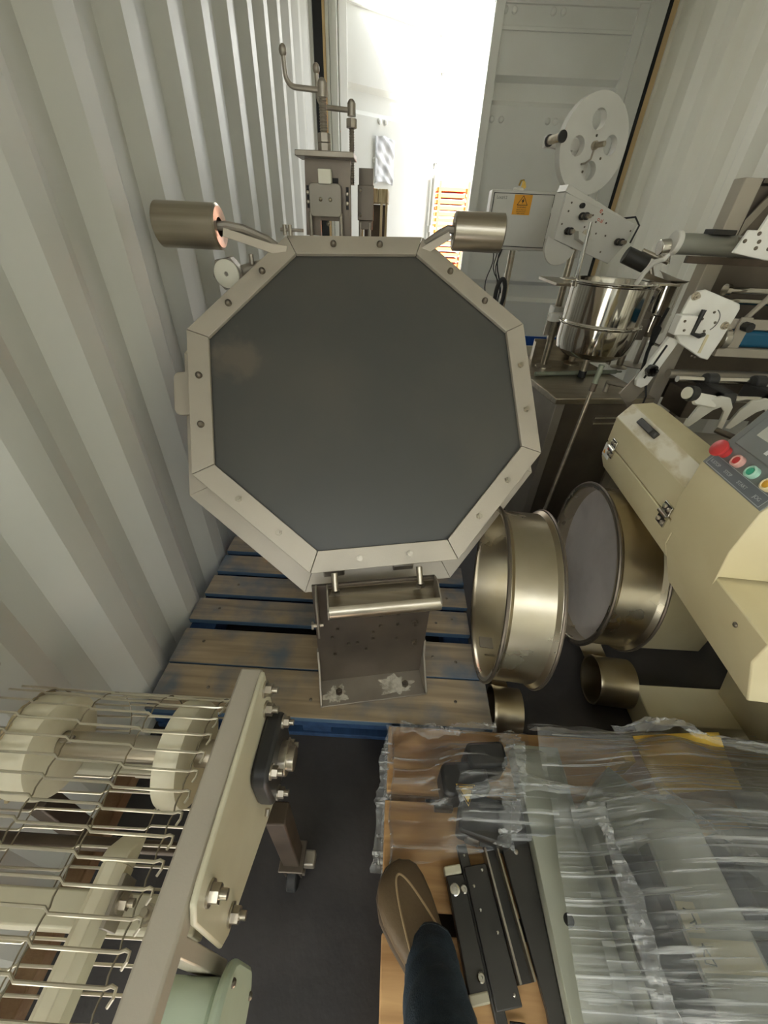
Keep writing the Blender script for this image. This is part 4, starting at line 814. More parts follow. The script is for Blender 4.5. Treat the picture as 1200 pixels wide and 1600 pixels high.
# grey roller arm and white plates
ra = thing('roller_arm', 'grey cylinder arm carrying a white drilled plate, right edge', 'arm', (1.05, 1.55, 1.25))
MB().cyl((0.875, 1.55, 1.285), (1.30, 1.55, 1.285), 0.029, n=26).build('arm_cylinder', 'grey_roller', ra, 0.002)
MB().cyl((0.862, 1.55, 1.287), (0.880, 1.55, 1.286), 0.034, n=26).build('collar', 'grey_paint', ra, 0.003)
MB().cyl((0.828, 1.55, 1.272), (0.856, 1.55, 1.276), 0.023, n=22).build('end_knob', 'steel_bright', ra, 0.003)
MB().tube([(0.866, 1.545, 1.262), (0.852, 1.54, 1.242), (0.835, 1.56, 1.232), (0.826, 1.58, 1.20), (0.824, 1.60, 1.165)], 0.008, 8).build('bent_tube', 'grey_paint', ra)
MB().box(0.96, 1.03, 1.52, 1.57, 1.312, 1.326).build('clip', 'black_metal', ra, 0.002)
MB().box(0.92, 1.30, 1.53, 1.545, 1.235, 1.255).build('under_rail', 'castor_steel', ra, 0.001)
MB().box(1.24, 1.30, 1.50, 1.75, 1.25, 1.32).build('mount', 'steel_dull', ra, 0.003)
wp = MB().prism([(0.930, 1.272), (0.945, 1.325), (0.972, 1.325), (0.995, 1.44), (1.12, 1.44), (1.12, 1.262), (1.03, 1.258)], (0, 1.35, 0), (1, 0, 0), (0, 0, 1), (0, 1, 0), 0.010).build('white_plate', 'white_paint', ra, 0.002)
for x, z in ((0.946, 1.300), (0.985, 1.30), (0.975, 1.318), (1.01, 1.318), (0.985, 1.285), (1.02, 1.285)): put('plate_screw', SCREW, 'bolt_dark', wp, axes((x, 1.35, z), (1, 0, 0), (0, 0, 1), (0, -1, 0)))
MB().box(1.05, 1.09, 1.36, 1.55, 1.28, 1.31).build('plate_mount', 'steel_dull', ra, 0.002)
# slotted guide bracket
gbk = thing('slotted_bracket', 'white slotted arm bracket with drilled plate and black knobs', 'bracket', (0.97, 1.40, 0.87))
GP = [(0.869, 1.162), (0.885, 1.176), (0.905, 1.180), (1.022, 1.148), (1.030, 1.135), (1.022, 1.045), (1.012, 0.985), (0.985, 0.990), (0.898, 1.030), (0.875, 1.055), (0.862, 1.10)]
gp = MB().prism(GP, (0, 1.35, 0), (1, 0, 0), (0, 0, 1), (0.05, 1, 0), 0.012).build('drilled_plate', 'white_paint', gbk, 0.003)
MB().prism([(0.905, 1.036), (0.868, 1.045), (0.822, 0.905), (0.828, 0.886), (0.848, 0.880), (0.866, 0.892)], (0, 1.364, 0), (1, 0, 0), (0, 0, 1), (0, 1, 0), 0.016).build('slotted_arm', 'white_paint', gbk, 0.002)
MB().prism([(0.874, 1.02), (0.868, 1.022), (0.840, 0.915), (0.846, 0.912)], (0, 1.3625, 0), (1, 0, 0), (0, 0, 1), (0, 1, 0), 0.004).build('slot', 'print_black', gbk)
MB().box(0.845, 0.895, 1.315, 1.35, 1.06, 1.115, Matrix.Identity(4)).build('clamp_block', 'white_paint', gbk, 0.003)
MB().tube([(0.915, 1.335, 1.13), (0.908, 1.33, 1.065), (0.935, 1.33, 1.058), (0.955, 1.345, 1.06)], 0.007, 8).build('clamp_lever', 'black_plastic', gbk)
o = MB()
for k in range(6): o.cyl((0.845 + 0.010 * math.cos(k * PI / 3), 1.335, 0.945 + 0.010 * math.sin(k * PI / 3)), (0.845 + 0.010 * math.cos(k * PI / 3), 1.352, 0.945 + 0.010 * math.sin(k * PI / 3)), 0.009, n=10)
o.cyl((0.845, 1.35, 0.945), (0.845, 1.372, 0.945), 0.008, n=10); o.build('star_knob', 'black_metal', gbk)
for x, z, k in ((0.880, 1.163, 1.5), (1.008, 1.088, 1.5)): put('plate_nut', BIGBOLT, 'bolt_steel', gp, axes((x, 1.349, z), (1, 0, 0), (0, 0, 1), (0, -1, 0)) @ Matrix.Scale(0.85, 4))
for x, z in ((0.925, 1.125), (0.918, 1.105), (0.932, 1.103), (0.958, 1.123), (0.975, 1.095), (0.955, 1.07), (0.955, 0.995), (0.967, 0.992), (0.86, 1.10), (0.87, 1.075)): put('screw', SCREW, 'bolt_dark', gp, axes((x, 1.349 if x > 0.9 else 1.314, z), (1, 0, 0), (0, 0, 1), (0, -1, 0)) @ Matrix.Scale(0.75, 4))
MB().tube(arc((0.950, 1.349, 1.10), 0.033, -0.9, 1.1, 12, (1, 0, 0), (0, 0, 1)), 0.0013, 5).build('arc_mark', 'print_grey', gp)
MB().box(0.968, 0.976, 1.348, 1.351, 1.005, 1.06).build('scale_strip', 'beige_paint', gp)
MB().prism([(0.795, 0.85), (0.845, 0.80), (0.875, 0.87), (0.835, 0.93)], (0, 1.385, 0), (1, 0, 0), (0, 0, 1), (0, 1, 0), 0.006).build('foot_plate', 'steel_dull', gbk, 0.001)
MB().cyl((0.842, 1.388, 0.87), (0.90, 1.68, 0.80), 0.008, n=12).cyl((0.90, 1.68, 0.761), (0.90, 1.68, 0.806), 0.010, n=12).build('mount_bar', 'steel_dull', gbk)
MB().tube([(0.885, 1.42, 0.90), (0.90, 1.40, 0.84), (0.875, 1.36, 0.80), (0.83, 1.32, 0.77)], 0.003, 6).build('cable', 'cable', gbk)
ht = thing('grease_hose', 'dark hose with brass end hanging beside the slim vessel', 'hose', (1.0, 1.75, 0.76))
MB().tube([(1.18, 1.95, 1.05), (1.14, 1.9, 0.98), (1.08, 1.8, 0.90), (1.045, 1.72, 0.82), (1.02, 1.68, 0.785)], 0.007, 8).build('hose', 'cable', ht)
MB().cyl((1.14, 1.9, 0.975), (1.10, 1.83, 0.925), 0.017, 0.010, n=12).build('grip', 'rubber', ht)
MB().cyl((1.035, 1.70, 0.80), (1.015, 1.672, 0.772), 0.013, n=10).build('end_fitting', 'castor_steel', ht, 0.001)
# blue film bundle at the far right of the floor
bf = thing('blue_crate', 'low blue plastic crate behind the steel table', 'crate', (0.95, 3.0, 0))
for q in ((0.75, 1.3, 2.85, 2.865, 0.0, 0.66), (0.75, 0.765, 2.865, 3.2, 0.0, 0.66), (1.285, 1.3, 2.865, 3.2, 0.0, 0.66), (0.765, 1.285, 3.185, 3.2, 0.0, 0.66)): MB().box(*q).build('crate_side', 'blue_film', bf, 0.004)
MB().box(0.735, 1.315, 2.835, 2.85, 0.60, 0.67).build('rim', 'white_plastic', bf, 0.003)
# ================================================================== WIRE MESH CONVEYOR (foreground left)
wc = thing('wire_mesh_conveyor', 'wire mesh belt conveyor with cream end wheels in the foreground', 'conveyor', (-0.43, 0.15, 0))
YA, ZA, RA = 0.28, 0.555, 0.085
rail = MB().box(-0.234, -0.196, -0.75, 0.365, 0.652, 0.685).build('side_rail', 'steel_frame', wc, 0.004)
MB().box(-0.690, -0.660, -0.75, 0.365, 0.652, 0.685).build('side_rail', 'steel_frame', wc, 0.004)
PLT = [(0.352, 0.700), (0.347, 0.40), (0.325, 0.36), (0.10, 0.487), (0.075, 0.500), (0.062, 0.520), (0.066, 0.665), (0.078, 0.688), (0.095, 0.692)]
pt_ = MB().prism(PLT, (-0.195, 0, 0), (0, 1, 0), (0, 0, 1), (1, 0, 0), 0.008).build('side_plate', 'plate_cream', wc, 0.003)
for y, z in ((0.336, 0.672), (0.322, 0.635), (0.095, 0.650), (0.094, 0.520)): put('hex_nut', BIGBOLT, 'bolt_steel', pt_, axes((-0.187, y, z), (0, 1, 0), (0, 0, 1), (1, 0, 0)))
# bearing
bb = MB().prism(rrect(0.115, 0.115, 0.025), (-0.187, YA - 0.003, ZA + 0.01), (0, 1, 0), (0, 0, 1), (1, 0, 0), 0.028).build('flange_bearing', 'black_plastic', wc, 0.006, 'black square flange bearing')
MB().cyl((-0.160, YA, ZA), (-0.146, YA, ZA), 0.027, n=26).build('bearing_collar', 'bolt_steel', bb, 0.001)
MB().cyl((-0.150, YA, ZA), (-0.135, YA, ZA), 0.019, n=22).build('shaft_end', 'steel_brushed', bb, 0.001)
for y, z in ((YA + 0.036, ZA + 0.052), (YA - 0.040, ZA - 0.034), (YA + 0.036, ZA - 0.034), (YA - 0.040, ZA + 0.052)): put('hex_nut', BIGBOLT, 'bolt_steel', bb, axes((-0.159, y, z), (0, 1, 0), (0, 0, 1), (1, 0, 0)) @ Matrix.Scale(0.85, 4))
MB().cyl((-0.172, YA - 0.06, ZA - 0.046), (-0.172, YA - 0.068, ZA - 0.052), 0.004, n=8).build('grease_nipple', 'bolt_steel', bb)
# shaft and wheels
MB().cyl((-0.66, YA, ZA), (-0.19, YA, ZA), 0.0215, n=24).build('drive_shaft', 'steel_brushed', wc)
MB().box(-0.53, -0.51, YA - 0.006, YA + 0.006, ZA + 0.018, ZA + 0.026).build('shaft_key', 'steel_dull', wc, 0.001)
def wheel(x0, x1, chipped):
    L = x1 - x0; r = 0.081; n = 72
    o = MB().lathe([(0.022, 0.0), (r - 0.010, 0.0), (r - 0.002, 0.004), (r, 0.010), (r, L - 0.008), (r - 0.003, L - 0.002), (r - 0.010, L), (0.022, L)], (x0, YA, ZA), (1, 0, 0), n, True).build('belt_wheel', 'cream_plastic', wc)
    if chipped:
        P = []
        for k in range(60):
            q = 2 * PI * k / 60; rr = r - 0.003 + random.uniform(-0.004, 0.003)
            P.append(Vector((x0 + random.uniform(-0.002, 0.007), YA + rr * math.cos(q), ZA + rr * math.sin(q))))
        MB().tube(P, 0.004, 6, True, [random.uniform(0.0025, 0.0055) for _ in P]).build('chipped_edge', 'chipped_plastic', o)
wheel(-0.342, -0.300, False); wheel(-0.588, -0.535, True)
# belt wires
SX = [-0.270, -0.372, -0.475, -0.578, -0.648]
def wire_mesh():
    m = MB(); r = 0.0019; pitch = 0.0254
    pts = [(-0.262, -0.012, -0.004), (-0.2575, -0.006, 0.0005), (-0.258, 0.0005, 0.001), (-0.264, 0.002, 0.0)]
    off = 0.0
    for i in range(len(SX) - 1):
        pts += [(SX[i] + (0.0 if i == 0 else -0.004), off, 0.0), (SX[i + 1] + 0.004, off + 0.0005, 0.0)]
        off += 0.0055
    m.tube(pts, r, 6); off = 0.0
    return m
WM = wire_mesh().mesh('cross_wire')
arcL = PI * RA; flat = 0.62; tot = 2 * flat + arcL; N_ = int(tot / 0.0254)
def belt(s):
    s = s % tot
    if s < flat: return Vector((0, YA - flat + s, ZA + RA)), Vector((0, 1, 0)), Vector((0, 0, 1))
    if s < flat + arcL:
        q = (s - flat) / RA; return Vector((0, YA + RA * math.sin(q), ZA + RA * math.cos(q))), Vector((0, math.cos(q), -math.sin(q))), Vector((0, math.sin(q), math.cos(q)))
    return Vector((0, YA - (s - flat - arcL), ZA - RA)), Vector((0, -1, 0)), Vector((0, 0, -1))
for k in range(N_):
    p, t, n = belt(0.0254 * k + 0.004); put('cross_wire', WM, 'wire', wc, axes(p, (1, 0, 0), t, n))
for i, x in enumerate(SX[:-1]):
    P = []
    for k in range(3 * (N_ - 1)):
        p, t, n = belt(0.0254 * k / 3 + 0.004 + 0.0055 * i)
        P.append(p + n * (-0.0012 if k % 3 == 0 else 0.0003) + Vector((x + (0.0, -0.0016, -0.0012)[k % 3] + (0 if i == 0 else 0.001), 0, 0)))
    MB().tube(P, 0.0012, 5).build('link_wire', 'hook_wire', wc)
# frame inside
MB().box(-0.66, -0.234, 0.072, 0.112, 0.455, 0.505).build('cross_beam', 'plate_cream', wc, 0.003)
g = MB().prism([(-0.018, 0.0), (0.018, 0.0), (0.018, 0.028), (0.008, 0.040), (-0.008, 0.040), (-0.018, 0.028)], (-0.365, -0.75, 0.515), (1, 0, 0), (0, 0, 1), (0, 1, 0), 0.885)
st_ = g.build('wear_strip', 'cream_plastic', wc, 0.001, 'cream plastic wear strip under the belt')
MB().prism([(0.135, 0.0), (0.175, 0.0), (0.150, 0.034), (0.135, 0.040)], (-0.383, 0, 0.515), (0, 1, 0), (0, 0, 1), (1, 0, 0), 0.036).build('strip_nose', 'cream_plastic', st_, 0.002)
MB().box(-0.346, -0.340, 0.070, 0.125, 0.505, 0.548).build('strip_tab', 'steel_dull', wc, 0.001)
put('hex_nut', BIGBOLT, 'bolt_steel', wc, axes((-0.340, 0.098, 0.53), (0, 1, 0), (0, 0, 1), (1, 0, 0)) @ Matrix.Scale(0.9, 4))
put('hex_nut', BIGBOLT, 'bolt_steel', wc, Matrix.Translation((-0.305, 0.09, 0.505)) @ Matrix.Scale(0.9, 4))
MB().box(-0.525, -0.490, -0.7, 0.36, 0.34, 0.375).build('rusty_bar', 'rust_bar', wc, 0.003)
MB().box(-0.66, -0.235, 0.30, 0.33, 0.355, 0.385).build('lower_beam', 'plate_cream', wc, 0.003)
MB().cyl((-0.66, 0.18, 0.42), (-0.235, 0.18, 0.42), 0.010, n=14).build('return_roller', 'castor_steel', wc)
# legs and castors
def leg(x, y):
    o = MB().box(x - 0.019, x + 0.019, y - 0.019, y + 0.019, 0.105, 0.40).build('leg', 'castor_steel', wc, 0.003)
    MB().box(x - 0.028, x + 0.028, y - 0.030, y + 0.030, 0.098, 0.105).build('castor_plate', 'steel_dark', o, 0.002)
    MB().prism([(-0.026, 0.098), (0.020, 0.098), (-0.004, 0.03), (-0.024, 0.03)], (x - 0.020, y, 0), (0, 1, 0), (0, 0, 1), (1, 0, 0), 0.004).prism([(-0.026, 0.098), (0.020, 0.098), (-0.004, 0.03), (-0.024, 0.03)], (x + 0.016, y, 0), (0, 1, 0), (0, 0, 1), (1, 0, 0), 0.004).build('castor_fork', 'steel_dark', o)
    MB().cyl((x - 0.012, y - 0.014, 0.037), (x + 0.012, y - 0.014, 0.037), 0.037, n=24).build('castor_wheel', 'rubber', o, 0.004)
    MB().cyl((x - 0.024, y - 0.014, 0.037), (x + 0.026, y - 0.014, 0.037), 0.007, n=6).build('castor_axle', 'bolt_steel', o)
    MB().box(x + 0.02, x + 0.05, y - 0.012, y + 0.018, 0.055, 0.088).build('castor_brake', 'steel_dull', o, 0.004)
leg(-0.176, 0.245); leg(-0.63, 0.245)
MB().box(-0.235, -0.196, 0.225, 0.265, 0.38, 0.40).build('leg_bracket', 'castor_steel', wc, 0.002)
MB().box(-0.232, -0.198, 0.042, 0.06, 0.42, 0.652).build('motor_bracket', 'steel_frame', wc, 0.002)
mo = MB().prism(rrect(0.17, 0.16, 0.03), (-0.262, -0.045, 0.435), (0, 1, 0), (0, 0, 1), (1, 0, 0), 0.082).build('motor_housing', 'pale_green', wc, 0.008, 'pale green motor housing')
MB().prism(rrect(0.205, 0.19, 0.05), (-0.181, -0.045, 0.435), (0, 1, 0), (0, 0, 1), (1, 0, 0), 0.014).build('motor_flange', 'pale_green', mo, 0.005)
for y, z in ((0.035, 0.50), (0.03, 0.36), (-0.12, 0.50)): put('screw', SCREW, 'bolt_dark', mo, axes((-0.167, y, z), (0, 1, 0), (0, 0, 1), (1, 0, 0)))

# ================================================================== NEAR PALLET AND WRAPPED GOODS
np_ = thing('plain_pallet', 'unpainted wooden pallet under the shoe and the wrapped parts', 'pallet', (0.57, 0.0, 0))
for a, b in ((0.375, 0.535), (0.163, 0.358), (-0.075, 0.128), (-0.30, -0.09)):
    MB().box(0.036 + random.uniform(-.003, .003), 1.14, a, b, 0.118, 0.14 - (0.006 if a == 0.163 else 0)).build('deck_board', 'pallet_wood', np_, 0.003)
for x in (0.05, 0.55, 1.05): MB().box(x, x + 0.09, -0.30, 0.525, 0.020, 0.112).build('stringer', 'pallet_bearer', np_, 0.003)
for y in (0.43, -0.02): MB().box(0.04, 1.14, y, y + 0.09, 0.0, 0.018).build('bottom_board', 'pallet_bearer', np_, 0.002)
MB().box(0.04, 1.14, 0.375, 0.40, 0.10, 0.117).build('bearer_board', 'pallet_bearer', np_)

ZP = 0.141
gpn = thing('machine_cover', 'long grey-green steel panel lying under the stretch film', 'panel', (0.425, 0.15, ZP))
gm = MB().box(0.368, 0.486, -0.28, 0.478, 0.196, 0.200).build('panel_face', 'grey_green_panel', gpn, 0.001)
MB().box(0.368, 0.371, -0.28, 0.478, ZP, 0.196).build('panel_edge', 'grey_green_panel', gpn)
MB().box(0.483, 0.486, -0.28, 0.478, ZP, 0.196).build('panel_edge', 'grey_green_panel', gpn)
MB().cyl((0.406, 0.155, 0.199), (0.406, 0.155, 0.2006), 0.0105, n=20).build('panel_hole', 'print_black', gpn)
bpn = thing('machine_guard', 'black sheet metal panel lying beside the grey panel', 'panel', (0.32, 0.15, ZP))
MB().prism([(0.305, 0.36), (0.366, 0.36), (0.366, -0.28), (0.29, -0.28), (0.296, -0.022), (0.337, -0.012), (0.337, 0.04), (0.302, 0.27)], (0, 0, 0.160), (1, 0, 0), (0, 1, 0), (0, 0, 1), 0.012).build('sheet', 'black_metal', bpn, 0.001)
MB().prism([(0.345, 0.36), (0.366, 0.36), (0.366, -0.28), (0.348, -0.28)], (0, 0, ZP), (1, 0, 0), (0, 1, 0), (0, 0, 1), 0.019).build('spacer', 'black_metal', bpn)
for x, y in ((0.333, 0.262), (0.352, 0.02)): put('screw', SCREW, 'bolt_steel', bpn, Matrix.Translation((x, y, 0.172)))
# linear slide unit
ML = axes((0.205, 0.145, ZP), (0.985, 0.17, 0), (-0.17, 0.985, 0), (0, 0, 1))
ls = thing('linear_slide', 'black linear slide unit lying on the wooden pallet beside the shoe', 'slide unit', ML.translation)
MB(ML).box(-0.020, 0.018, -0.095, 0.075, 0.0, 0.020).build('carriage', 'black_metal', ls, 0.002)
MB(ML).box(0.022, 0.072, -0.115, 0.085, 0.0, 0.026).build('slide_body', 'black_metal', ls, 0.002)
MB(ML).box(0.018, 0.040, -0.150, 0.125, 0.004, 0.018).build('slide_rail', 'black_metal', ls, 0.002)
MB(ML).box(0.076, 0.080, -0.09, 0.11, 0.0, 0.032).build('edge_strip', 'steel_dull', ls)
MB(ML).box(0.080, 0.104, -0.09, 0.115, 0.0, 0.014).build('track', 'black_metal', ls)
MB(ML).box(0.104, 0.108, -0.09, 0.125, 0.0, 0.032).build('edge_strip', 'steel_brushed', ls)
for y in (0.076, -0.104): MB(ML).box(-0.022, 0.016, y, y + 0.016, 0.0, 0.022).build('end_block', 'plate_cream', ls, 0.003)
for x, y, k in ((-0.008, 0.052, 1.0), (0.012, 0.050, 0.72), (0.008, -0.072, 0.72)):
    o = MB(ML).lathe([(0.0105 * k, 0.020), (0.0105 * k, 0.025), (0.008 * k, 0.0265), (0.0035 * k, 0.0265), (0.003 * k, 0.023), (1e-6, 0.023)], (x, y, 0), (0, 0, 1), 20).build('round_bolt', 'steel_bright', ls)
for x, y in ((0.030, 0.105), (0.060, 0.075), (0.034, 0.052), (0.036, 0.015), (0.060, -0.02), (0.062, -0.10)): put('screw', SCREW, 'steel_bright', ls, ML @ Matrix.Translation((x, y, 0.026 if y < 0.086 else 0.018)) @ Matrix.Scale(0.62, 4))
MB(ML).tube([(0.045, -0.13, 0.01), (0.07, -0.135, 0.012), (0.085, -0.16, 0.01), (0.09, -0.20, 0.006)], 0.0035, 6).build('cable', 'cable', ls)
# motor
mt = thing('black_motor', 'black gear motor with yellow warning triangle under film', 'motor', (0.25, 0.36, ZP))
MB().prism(rrect(0.115, 0.075, 0.02), (0.225, 0.385, ZP), (0.99, 0.1, 0), (-0.1, 0.99, 0), (0, 0, 1), 0.085).build('motor_body', 'black_plastic', mt, 0.008)
MB().prism(rrect(0.10, 0.06, 0.015), (0.285, 0.438, ZP), (0.99, 0.1, 0), (-0.1, 0.99, 0), (0, 0, 1), 0.095).build('terminal_box', 'black_plastic', mt, 0.008)
MB().prism(rrect(0.12, 0.085, 0.01), (0.268, 0.315, ZP), (0.97, -0.22, 0), (0.22, 0.97, 0), (0, 0, 1), 0.06).build('gear_housing', 'black_metal', mt, 0.006)
MB().box(0.155, 0.20, 0.335, 0.355, ZP, 0.165).build('mount_tab', 'castor_steel', mt, 0.002)
MB().cyl((0.222, 0.292, 0.165), (0.255, 0.285, 0.165), 0.018, n=20).build('output_boss', 'steel_dark', mt, 0.004)
sT = MB().prism([(-0.022, 0.018), (0.024, 0.018), (0.003, -0.026)], (0.222, 0.352, 0.2265), (1, 0, 0), (0, 1, 0), (0, 0, 1), 0.001).build('warning_triangle', 'yellow_card', mt)
sT2 = MB()
for p, q in (((-0.019, 0.0155), (0.021, 0.0155)), ((0.021, 0.0155), (0.003, -0.022)), ((0.003, -0.022), (-0.019, 0.0155))): sT2.tube([(0.222 + p[0], 0.352 + p[1], 0.2278), (0.222 + q[0], 0.352 + q[1], 0.2278)], 0.0013, 4)
sT2.build('triangle_border', 'print_black', sT)
# cards and housing under film
yc = thing('yellow_card', 'creased yellow cardboard sheet under the stretch film', 'cardboard', (0.80, 0.44, 0.30))
def card(u, v):
    x = 0.675 + 0.20 * u + 0.03 * v * (u - 0.3); y = 0.365 + 0.125 * v + 0.02 * u; z = 0.252 + 0.012 * u + 0.02 * max(0, v - 0.55) - 0.03 * max(0, u - 0.75)
    return Vector((x, y, z))
MB().grid(card, 12, 10).build('sheet', 'yellow_card', yc, solid=0.004)
gh = thing('grey_housing', 'pale grey machine housing with pictogram labels under film', 'housing', (0.60, 0.1, ZP))
MB().prism([(0.50, 0.345), (0.585, 0.425), (0.66, 0.355), (0.74, 0.352), (0.74, -0.28), (0.50, -0.28)], (0, 0, ZP), (1, 0, 0), (0, 1, 0), (0, 0, 1), 0.095).build('base_plate', 'grey_green_panel', gh, 0.002)
MB().box(0.575, 0.70, -0.28, 0.305, 0.237, 0.300).build('housing_body', 'light_housing', gh, 0.006)
MB().box(0.500, 0.572, -0.28, 0.25, 0.237, 0.262).build('dark_cover', 'black_metal', gh, 0.003)
MB().box(0.512, 0.530, 0.255, 0.285, 0.237, 0.256).build('black_switch', 'black_plastic', gh, 0.003)
MB().box(0.5695, 0.5735, -0.28, 0.26, 0.262, 0.303).build('corner_trim', 'steel_bright', gh)
for y0, nm in ((0.135, 'arrow_label'), (0.088, 'triangle_label')):
    MB().box(0.578, 0.612 if nm == 'arrow_label' else 0.690, y0, y0 + 0.040, 0.3005, 0.3015).build(nm, 'label_paper', gh)
k_ = MB()
for p, q in (((0.588, 0.166), (0.600, 0.160)), ((0.600, 0.160), (0.602, 0.146)), ((0.602, 0.150), (0.590, 0.146)), ((0.602, 0.150), (0.598, 0.139))): k_.tube([(p[0], p[1], 0.302), (q[0], q[1], 0.302)], 0.0012, 4)
for p, q in (((0.597, 0.122), (0.588, 0.098)), ((0.588, 0.098), (0.606, 0.096)), ((0.606, 0.096), (0.597, 0.122))): k_.tube([(p[0], p[1], 0.302), (q[0], q[1], 0.302)], 0.0012, 4)
k_.build('pictogram', 'print_grey', gh)
hk = thing('finned_housing', 'black finned motor housing under the film, lower right', 'motor', (0.90, 0.1, ZP))
MB().box(0.755, 1.12, -0.28, 0.30, ZP, 0.27).build('core', 'black_metal', hk, 0.004)
fin = MB().box(0.0, 0.36, -0.006, 0.006, 0.0, 0.045).mesh('cooling_fin')
for k in range(15): put('cooling_fin', fin, 'black_metal', hk, axes((0.757, 0.285 - k * 0.038, 0.268), (1, -0.0, 0), (0, 1, 0), (0, 0, 1)))
MB().box(0.93, 1.13, 0.33, 0.45, ZP, 0.25).build('end_bracket', 'steel_dark', hk, 0.004)
tag(MB().box(0.628, 0.655, 0.435, 0.462, 0.142, 0.246).build('yellow_block', 'yellow_card', None, 0.002), 'small yellow block beside the creased yellow cardboard', 'block')

# ------------------------------------------------------------------ stretch film
from mathutils import noise
def nz(x, y, s, k=0.0): return noise.noise(Vector((x * s, y * s, k)))
def zfilm(x, y):
    z = 0.215
    z += 0.10 / (1 + math.exp(-(x - 0.52) / 0.03)) * (1 / (1 + math.exp((y - 0.38) / 0.02)))
    z += 0.055 / (1 + math.exp(-(x - 0.60) / 0.03)) * (1 / (1 + math.exp((y - 0.47) / 0.015)))
    z += 0.035 * math.exp(-((x - 0.75) / 0.07) ** 2 - ((y - 0.47) / 0.035) ** 2)
    return z
def sheet(x0, x1, y0, y1, seed, ridge, nu=110, nv=90, lift=0.012, edge=None):
    def fn(u, v):
        x = x0 + (x1 - x0) * u; y = y0 + (y1 - y0) * v
        if edge: x, y = edge(u, v, x, y)
        r = 0.006 * abs(nz(x * ridge[0], y * ridge[1], 10, seed)) + 0.004 * nz(x * ridge[1], y * ridge[0], 16, seed + 3) + 0.006 * nz(x, y, 6, seed + 9)
        z = zfilm(x, y) + lift + r
        dy = max(0.0, y - 0.515); z -= dy * 3.0
        return Vector((x, y, max(0.146, z)))
    return MB().grid(fn, nu, nv)
sf = thing('stretch_film', 'clear stretch film wrapped over the machine parts on the plain pallet', 'film', (0.6, 0.2, 0.14))
sheet(0.40, 1.16, -0.30, 0.56, 1.0, (0.5, 2.2), edge=lambda u, v, x, y: (x + 0.10 * (v - 0.6) * (1 - u) + 0.02 * nz(0, v, 5, 2) * (1 - u), y + 0.015 * nz(u, 0, 7, 5) * v)).build('top_layer', 'stretch_film', sf)
sheet(0.44, 1.16, -0.30, 0.50, 7.0, (2.2, 0.6), lift=0.022, edge=lambda u, v, x, y: (x + 0.05 * (v - 0.5) * (1 - u), y + 0.02 * nz(u, 0, 6, 8) * v)).build('cross_layer', 'stretch_film_cross', sf)
def left_sheet(u, v):
    x = 0.03 + 0.40 * u; y = 0.24 + 0.32 * v + 0.05 * u * (1 - v) - 0.02 * (1 - u)
    base = 0.150 + (0.095 / (1 + math.exp(-(x - 0.18) / 0.018))) * (1 / (1 + math.exp((y - 0.47) / 0.015))) / (1 + math.exp(-(y - 0.285) / 0.012))
    if x < 0.05: base -= (0.05 - x) * 4.0
    dy = max(0, y - 0.53); base -= dy * 2.5
    return Vector((x + 0.01 * nz(u, v, 6, 4), y, base + 0.010 * nz(x, y * 2, 13, 21) + 0.006 * abs(nz(x, y, 30, 2))))
MB().grid(left_sheet, 80, 70).build('side_layer', 'stretch_film_side', sf)
def rope(pts, r, seed):
    """gathered film: a narrow crumpled band"""
    pts = [Vector(q) for q in pts]
    def fn(u, v):
        f = u * (len(pts) - 1); j = min(int(f), len(pts) - 2); t = f - j; c = pts[j].lerp(pts[j + 1], t); d = (pts[j + 1] - pts[j]).normalized()
        s = d.cross(Vector((0, 0, 1))).normalized(); w = r * (1.0 + 0.9 * nz(u * 3, 1, 2, seed)); a = (v - 0.5) * 2
        h = 0.55 * r * (1 - a * a) + 0.55 * r * nz(u * 9, v * 1.2, 4, seed + 2) + 0.35 * r * abs(nz(u * 16, v * 2.2, 5, seed + 7))
        return c + s * (w * a * 1.6 + 0.5 * r * nz(u * 8, v, 3, seed + 4)) + Vector((0, 0, h))
    return MB().grid(fn, 90, 12)
for i, (pts, r) in enumerate((
    (((0.345, 0.50, 0.215), (0.36, 0.455, 0.245), (0.335, 0.38, 0.255), (0.315, 0.31, 0.245), (0.300, 0.26, 0.20)), 0.016),
    (((0.20, 0.345, 0.235), (0.34, 0.375, 0.255), (0.48, 0.36, 0.26), (0.62, 0.335, 0.315), (0.80, 0.30, 0.345), (1.14, 0.26, 0.35)), 0.009),
    (((0.335, 0.53, 0.185), (0.25, 0.525, 0.175), (0.17, 0.515, 0.165), (0.07, 0.53, 0.155)), 0.010),
    (((0.045, 0.53, 0.15), (0.030, 0.42, 0.135), (0.026, 0.34, 0.125), (0.022, 0.22, 0.12)), 0.009),
    (((0.62, 0.50, 0.26), (0.70, 0.505, 0.30), (0.76, 0.500, 0.325), (0.82, 0.47, 0.315), (1.0, 0.455, 0.30)), 0.008),
    (((0.62, 0.36, 0.32), (0.72, 0.23, 0.36), (0.85, 0.08, 0.365), (0.98, -0.12, 0.365)), 0.011),
    (((0.50, 0.33, 0.285), (0.50, 0.18, 0.30), (0.49, 0.02, 0.30), (0.47, -0.20, 0.295)), 0.011),
)): rope(pts, r, i * 3.3 + 1).build('film_bunch', 'film_rope', sf, ang=14)

